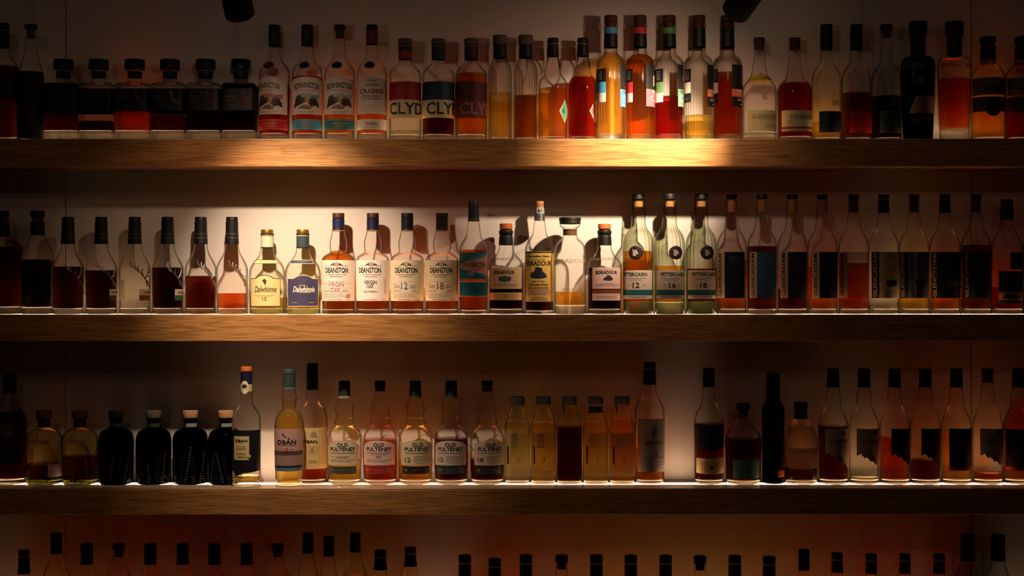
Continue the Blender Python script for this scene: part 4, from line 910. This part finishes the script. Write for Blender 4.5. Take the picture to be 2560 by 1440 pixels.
# five small bottles with sheer labels; three fills raised to imitate amber glow
SM = [(1293, 'pale', 1052, .55, 'a89878', None, 'small bottle with pale fill standing in for glow, sheer grey label, leftmost of the five grey-capped ones'),
      (1358, 'gold', 1056, .55, '9a8a74', None, 'small bottle with sheer grey label and orange glow put into its fill, second of the grey-capped ones'),
      (1423, 'redbrown', 1065, .5, '1c1210', None, 'small bottle with near-black drink and hidden label, third of the grey-capped ones'),
      (1489, 'gold', 1054, .6, 'a08e70', '14100e', 'small bottle with a black neck band, fourth of the grey-capped ones'),
      (1555, 'amber', 1046, .75, '9a8c78', None, 'small bottle filled with amber up to the neck, rightmost of the grey-capped ones')]
for i, (x, lq, lv, sa, lc, nb, lbl) in enumerate(SM):
    b = Bottle(3, x, [(1009, 18), (1011, 18), (1014, 15.5), (1022, 16), (1032, 18.5), (1042, 24), (1052, 28.5), (1062, 31), (1074, 32), (Y3 - 8, 31.5), (Y3, 29)], lbl, 'five small grey-capped bottles', n=4.5, k=1, base=6, seg=48)
    b.cap(992, 1010, 19, 'gwood', n=3.5 if i in (0, 4) else 2.6)
    if nb: b.band(1017, 1031, nb, 'neck_band', off=.7)
    b.liquid(lv, lq)
    b.lab((-30, 30.5), (1079, 1187), lc, sheerness=sa, bars=[(1112, 1156, '1c1612', -25, -21.5)], txt=[('f', 3, 1146, 7, 15, '3a2f24', dict(b=0., sh=.4))],
          prints=[(1084 + 6 * q, -16, 2, 3) for q in range(6)] + [(1088 + 5 * q, 6, 26, .8) for q in range(7)] + [(1126, -16, 20, .8), (1166, -20, -14), (1174, 0, 16)], pc='6a5d4a' if i != 2 else '241a16')
    if i in (2, 4): b.tubes('neck_ribbon', [[(-16, 1012), (-14, 1024), (-15, 1034)]], 2.2, '0a0707', .8, 1020)
b = Bottle(3, 1624, [(921, 14.5), (945, 14.5), (960, 15.5), (975, 17), (990, 18.5), (998, 24), (1006, 30), (1016, 35), (1030, 37.5), (Y3 - 10, 37), (Y3, 35)], 'tall bottle with taupe crest label numbered 12, right of the small grey-capped ones', base=8)
b.cap(905, 921, 15, '2a211a'); b.band(924, 961, '0a0b10', off=1.0); b.liquid(1120, 'orange')
b.lab((-31, 37), (1044, 1176), '94847a', 'arch', 0, txt=[('ROYAL', 2, 1096, 22, 5, '2a2426', dict(b=0.)), ('BRACKLA', 2, 1103, 46, 8, '221e22', dict(b=.02)), ('12', 2, 1129, 14, 14, '1c1a1e', dict(b=.01))],
      art=[('5a4c4a', [(-6, 1086), (-8, 1074), (-4, 1066), (0, 1062), (4, 1066), (8, 1074), (6, 1086), (0, 1090)]), ('6a4a42', [(16, 1076), (19, 1074), (20, 1084), (17, 1086)])], prints=[(1111, -18, 18, 1), (1140, -30, 34, 1.6), (1152, -22, 22, 1), (1158, -26, 26, 1), (1164, -18, 18, 1), (1170, -30, -24), (1170, 24, 30)], pc='54474a')
b = Bottle(3, 1772, [(936, 14), (966, 14), (985, 16), (1005, 18), (1016, 22), (1026, 29), (1038, 34), (1050, 37), (1064, 37.5), (Y3, 36)], 'bottle with a black shield label above a cream strip, right of the gap', base=9)
b.cap(920, 936, 14.3, '221512'); b.band(935, 967, '0a0a0a', off=.8); b.liquid(1058, 'redbrown')
b.lab((-30, 36), (1061, 1122), '0c0b0d', 'shield', 8, txt=[('ROYAL', 0, 1072, 24, 5, '4a4244', dict(b=0.)), ('LOCHNAGAR', 0, 1081, 50, 7, '5a5254', dict(b=.01)), ('12', 2, 1110, 9, 7, '4a4244', dict(b=0.))])
b.lab((-33, 36), (1142, 1181), 'd6b47c', name='lower_label', botf=lambda g: 1181 - 2 * g * g, prints=[(1152, -30, 32, 1), (1156, -30, 32, 1), (1161, -30, 34, 1), (1166, -24, 30, 1), (1171, -30, 20, 1)], pc='7a5f38'); b.disc(2, 1164, 4, '5a4028', 'crest', .4, off=.9)
b = Bottle(3, 1858, [(1024, 15), (1028, 13.5), (1046, 13.5), (1052, 17), (1064, 27), (1076, 37), (1088, 43), (1098, 45.5), (1110, 46), (Y3 - 6, 43), (Y3, 41)], 'squat spiral-shouldered bottle with dark red drink and sea-green label', base=8)
b.cap(1008, 1024, 17, '0a0a0a'); b.cork(1025, 1044, 'dwood', 2.5); b.liquid(1096, 'redbrown')
b.lab((-30, 36), (1144, 1191), '4f7a66', edge='6a8a70', ew=1, prints=[(1150 + 5 * q, -12, 14, .8) for q in range(6)], pc='3a5f50')
b.tubes('spiral_ridge', [[(-36 + 12 * q + 9 * k_, 1058 + (10 + abs(-36 + 12 * q) * .35) + 8 * k_) for k_ in range(3)] for q in range(-0, 6)], 1.0, glass('clear'), .5, 1090)
b = Bottle(3, 1933, [(955, 15.5), (985, 16.5), (1002, 17), (1008, 22), (1014, 26), (1024, 28), (Y3, 27.5)], 'slender near-black green bottle with a small orange square low down', glass_='bottle', base=0, depth=92, name='slender_bottle')
b.cap(932, 946, 15.8, '080909'); b.band(944, 985, '0a0c0c', off=1.0); b.lab((6, 24), (1173, 1190), 'b0492c', name='small_label'); b.lab((-4, 24), (1030, 1165), '0a0d0f', name='dark_label')
b = Bottle(3, 2002, [(1020, 15.5), (1047, 16), (1051, 19), (1060, 26), (1072, 34), (1086, 38.5), (1100, 41), (1116, 41.5), (Y3, 40.5)], 'dome-shouldered fluted bottle with a plain sheer label reading across', ribs=(40, .5, 1050, 1118), base=8, glass_='ribbed')
b.cap(1005, 1020, 16.6, '0c0b0a'); b.band(1030, 1047, '33241a', 'neck_label', off=.6); b.liquid(1169, 'brown'); b.cork(1020, 1032, 'dwood')
b.lab((-35, 40), (1116, 1167), '8f7a58', sheerness=.7, txt=[('STRATHEARN', 0, 1125, 74, 7.5, '3a2d1e', dict(b=.0))], prints=[(1134, -30, 30, .8), (1140, -30, 26, .8), (1148, -20, 20, .8)], pc='6a5638')
# talisker-shaped family
TK = [(2083, 'redbrown', 1065, 'b59c82', -26, 34, 'SKYE', '2a3a34', 'ragged-edged cream label with dark green shading, leftmost of the family', 0),
      (2160, 'gold', 1190, 'ab9778', -25, 35.5, 'STORM', '4a1c14', 'ragged-edged cream label on an almost empty bottle', 0),
      (2237, 'redorange', 1092, '10141c', -17, 36, '', '10141c', 'ragged-edged navy label on an orange-red bottle', 0),
      (2313, 'redbrown', 1147, '2a1010', -19, 35, '', '2a1010', 'ragged-edged dark maroon label on a half full bottle', 0),
      (2391, 'amber', 1075, '10182a', -26, 35.5, '', '', 'square-cut midnight blue label with red foot on an amber bottle', 1),
      (2469, 'redorange', 1179, 'ab9480', -27, 34.5, '10', '8a2c22', 'ragged-edged cream label with a red 10 on a short-capped bottle', 0),
      (2546, 'orange', 1000, '16161c', -36, 36, '', '', 'full bottle with dark rocky label, cut by the right edge', 2)]
for i, (x, lq, lv, lc, u0, u1, sub, sc_, lbl, kind) in enumerate(TK):
    b = Bottle(3, x, [(934, 14.3), (967, 14.5), (980, 17), (994, 18.5), (1008, 18), (1017, 19), (1026, 24), (1038, 30), (1050, 35), (1062, 37.4), (1076, 37.7), (Y3, 36.5)], lbl, 'seven bottles at the right end of the third shelf', base=10)
    if i == 5: b.cap(921.5, 933, 14.8, '090909'); b.cork(934, 952, 'dwood', 2.5); b.band(953, 956, '3a2a20', 'neck_lip', off=1.0)
    else: b.cap(921.5, 936, 14.6, '090909' if i != 4 else '1c1210'); b.band(936, 968, '090a0c', off=.8)
    b.liquid(lv, lq)
    dark = lc[0] in '12'
    tcol = '3c3634' if dark else '2c2620'
    y1 = 1182
    def ragged(g, u0=u0):
        q = (g + 1) / 2
        return 1132 + 44 * max(0, (q - .12)) ** 1.05 + 2.5 * math.sin(q * 31) + (2 * math.sin(q * 73))
    if kind == 0:
        tx = [('TALISKER', 4, 1099, 54, 8, tcol, dict(b=.02))]
        if sub in ('SKYE', 'STORM'): tx.append((sub, 10, 1108, 28, 7, tcol, dict(b=.0)))
        if sub == '10': tx.append(('10', 16, 1136, 9, 9, '8a2c22', dict(b=.02)))
        art = [] if dark else [('241f1c', [(8, 1074), (12, 1072), (14, 1078), (20, 1080), (14, 1084), (12, 1088), (9, 1082), (4, 1080)]), (sc_, [(-4, 1138), (4, 1134), (10, 1142), (16, 1152), (8, 1152), (0, 1148)])]
        pr = [] if dark else [(1115, 0, 26, 1.6), (1121, -6, 26, 1.6), (1129, -20, 26, .7), (1134, 4, 26, .7)] + ([(1079, -18, 26, 1)] if sub != '10' else [])
        b.lab((u0, u1), (1068.5, 1150), lc, botf=ragged, txt=tx, art=art, prints=pr, pc=tcol)
        # the coloured coast line along the ragged edge
        b.ymid = (1068.5 + 1150) / 2; R0 = rad(b.P, b.H(b.ymid)); a0, a1 = math.asin(u0 / R0), math.asin(min(.99, u1 / R0)); T = (a1 - a0) / 2 * R0; uc = R0 * math.sin((a0 + a1) / 2)
        b.patch('coast_line', uc, -T, T, lambda g: ragged(g) - 1.6, lambda g: ragged(g) + .4, M(sc_), .6, None, 40)
    elif kind == 1:
        b.lab((u0, u1), (1068, 1172), lc, bars=[(1163, 1172, '7a201c')], txt=[('TALISKER', 2, 1100, 54, 8, '3c3c48', dict(b=.02))], prints=[(1108, -24, 24, 1.4)], pc='34343e')
    else:
        b.lab((u0, u1), (1070, 1172), lc, bars=[(1164, 1172, 'a0241c')], txt=[('TALISKER', 2, 1100, 54, 8, '4a4444', dict(b=.02))], prints=[(1108, -24, 24, 1.4)], pc='3a3434',
              art=[('5a1c18', [(-28, 1130), (-16, 1124), (-4, 1132), (-10, 1140), (-24, 1138)]), ('4a1614', [(-26, 1150), (-12, 1146), (6, 1152), (20, 1158), (0, 1162), (-20, 1158)]), ('3c3028', [(-4, 1082), (6, 1078), (10, 1088), (2, 1090)])])

# ------------------------------------------------------------------ row 4: only caps and necks rise into the frame
Y4 = 1630
def low(x, top, r, capc, cap_h, style, slc, slh, lq, lbl, grp, br=36):
    """style: 's' sleeved, 'c' bare cork, 'f' flared sleeve, 't' tall straight sleeve"""
    nb = top + cap_h
    b = Bottle(4, x, [(nb, r - 1), (nb + slh, r - .5 if style != 'f' else r), (nb + slh + 18, r + 3), (nb + slh + 34, r + (br - r) * .45), (nb + slh + 52, r + (br - r) * .85), (nb + slh + 70, br), (Y4, br - .5)], lbl, grp, base=10, seg=28)
    b.cap(top, nb, r, capc)
    if style == 'c': b.cork(nb + 1, nb + 17, 'dwood', 3.5)
    elif style == 'f':
        a, c = b.H(nb + slh), b.H(nb + 2.2)
        link('neck_sleeve', lathe('neck_sleeve', [(a, r + 2.6), (a + 1, r + 2.8), (a + (c - a) * .45, r), (c - 6, r + .2), (c, r + .4), (c + .1, r - .8)], ROUND, 32, b.sc, close=False), M(slc), b.root)
        b.band(nb, nb + 2.4, 'b59a64', 'metal_ring', off=1.6)
    elif style == 't': b.band(nb + 2.5, nb + slh, slc, off=.9); b.band(nb, nb + 2.6, 'c9b48c', 'metal_ring', off=1.2)
    else: b.band(nb, nb + slh, slc, off=.7)
    b.liquid(nb + slh + 62, lq)
    b.lab((-r - 8, r + 8), (nb + slh + 92, Y4 - 26), '6a5a48')
    return b
G4 = 'bottles on the bottom shelf showing only their tops'
low(60, 1375, 13.5, '0d0b0a', 14, 'f', '0a0a0a', 44, 'amber', 'short flared black top at the far left of the bottom row', G4)
low(141, 1333, 14, '0b0a09', 14, 's', '070808', 36, 'gold', 'tallest plain black top among the left half of the bottom row, second from the left', G4)
MR = ['first', '', 'second', 'third', 'fourth', 'last']
for i, x in enumerate((217, 297, 376, 457, 536, 617, 694)):
    if i in (1, 6): low(x, 1359.5, 15, '120606', 15, 'c', '', 20, 'orange', 'dark maroon cap on a bare corked neck, %s of the two' % ('left' if i == 1 else 'right'), G4)
    else: low(x, 1359.5, 15, '120606', 16, 's', '120606', 34, 'amber' if i == 2 else 'redorange', 'dark maroon sleeved top, %s of five from the left of the bottom row' % {0: 'first', 2: 'second', 3: 'third', 4: 'fourth', 5: 'fifth'}[i], G4)
low(770, 1333, 13.5, '120c0a', 15, 's', '0b1210', 34, 'gold', 'tall black top with brown crown, left of a close trio', G4, 28)
low(822, 1341, 13.5, '22140f', 19, 's', '0b1210', 29, 'amber', 'black top with brown crown, middle of a close trio', G4, 24)
low(888, 1332, 13.2, '1a100c', 18, 's', '2a2620', 29, 'amber', 'brownish grey top, right of a close trio', G4, 32)
low(951, 1376, 15, '0b0a0a', 14, 'f', '0a0908', 33, 'amber', 'flared black top with gold ring, the lower of two side by side', G4, 32)
low(1026, 1368, 14.5, '0b0a0a', 14, 'f', '0a0908', 32, 'gold', 'flared black top with gold ring, the higher of two side by side', G4)
for i, (x, y, st) in enumerate(((1162, 1387.5, 't'), (1237, 1396.5, 't'), (1315, 1387.5, 't'), (1404, 1387.5, 'c'), (1491, 1387.5, 't'), (1577, 1388, 't'), (1664, 1388.5, 't'), (1750, 1390, 'c'), (1837, 1389, 't'), (1923, 1391, 't'))):
    ords = ['first', 'lowest and second', 'third', 'fourth', 'fifth', 'sixth', 'seventh', 'eighth', 'ninth', 'tenth and rightmost'][i]
    low(x, y, 15.8, '0a0a0a', 18, st, '080808', 60, ('redorange', 'orange', 'orange', 'redorange', 'gold', 'amber', 'amber', 'pale', 'gold', 'orange')[i],
        'ringed black top%s, %s of the even run of ten' % (' on a clear neck' if st == 'c' else '', ords), G4)
low(2010, 1373.5, 13.8, '100c0a', 15, 's', '090b0a', 36, 'gold', 'taller plain black top right of the even run of ringed caps', G4)
for i, x in enumerate((2093, 2178, 2262, 2348)):
    low(x, 1382 + (i > 0) * 2.5, 14, ['0b0b0b', '18110e', '15100d', '100c0b'][i], 15, 't', '0a0909', 33, 'orange', 'black top with orange-lit ring, %s of four fading to the right' % ['first', 'second', 'third', 'last'][i], G4)
low(2419, 1336.5, 17.5, '080808', 20, 's', '160606', 44, 'dark', 'tall dark top with a maroon neck, deep in shadow', G4)
low(2495, 1336.5, 17, '080808', 20, 's', '0c0706', 44, 'dark', 'tall black top deep in shadow at the right end of the bottom row', G4)
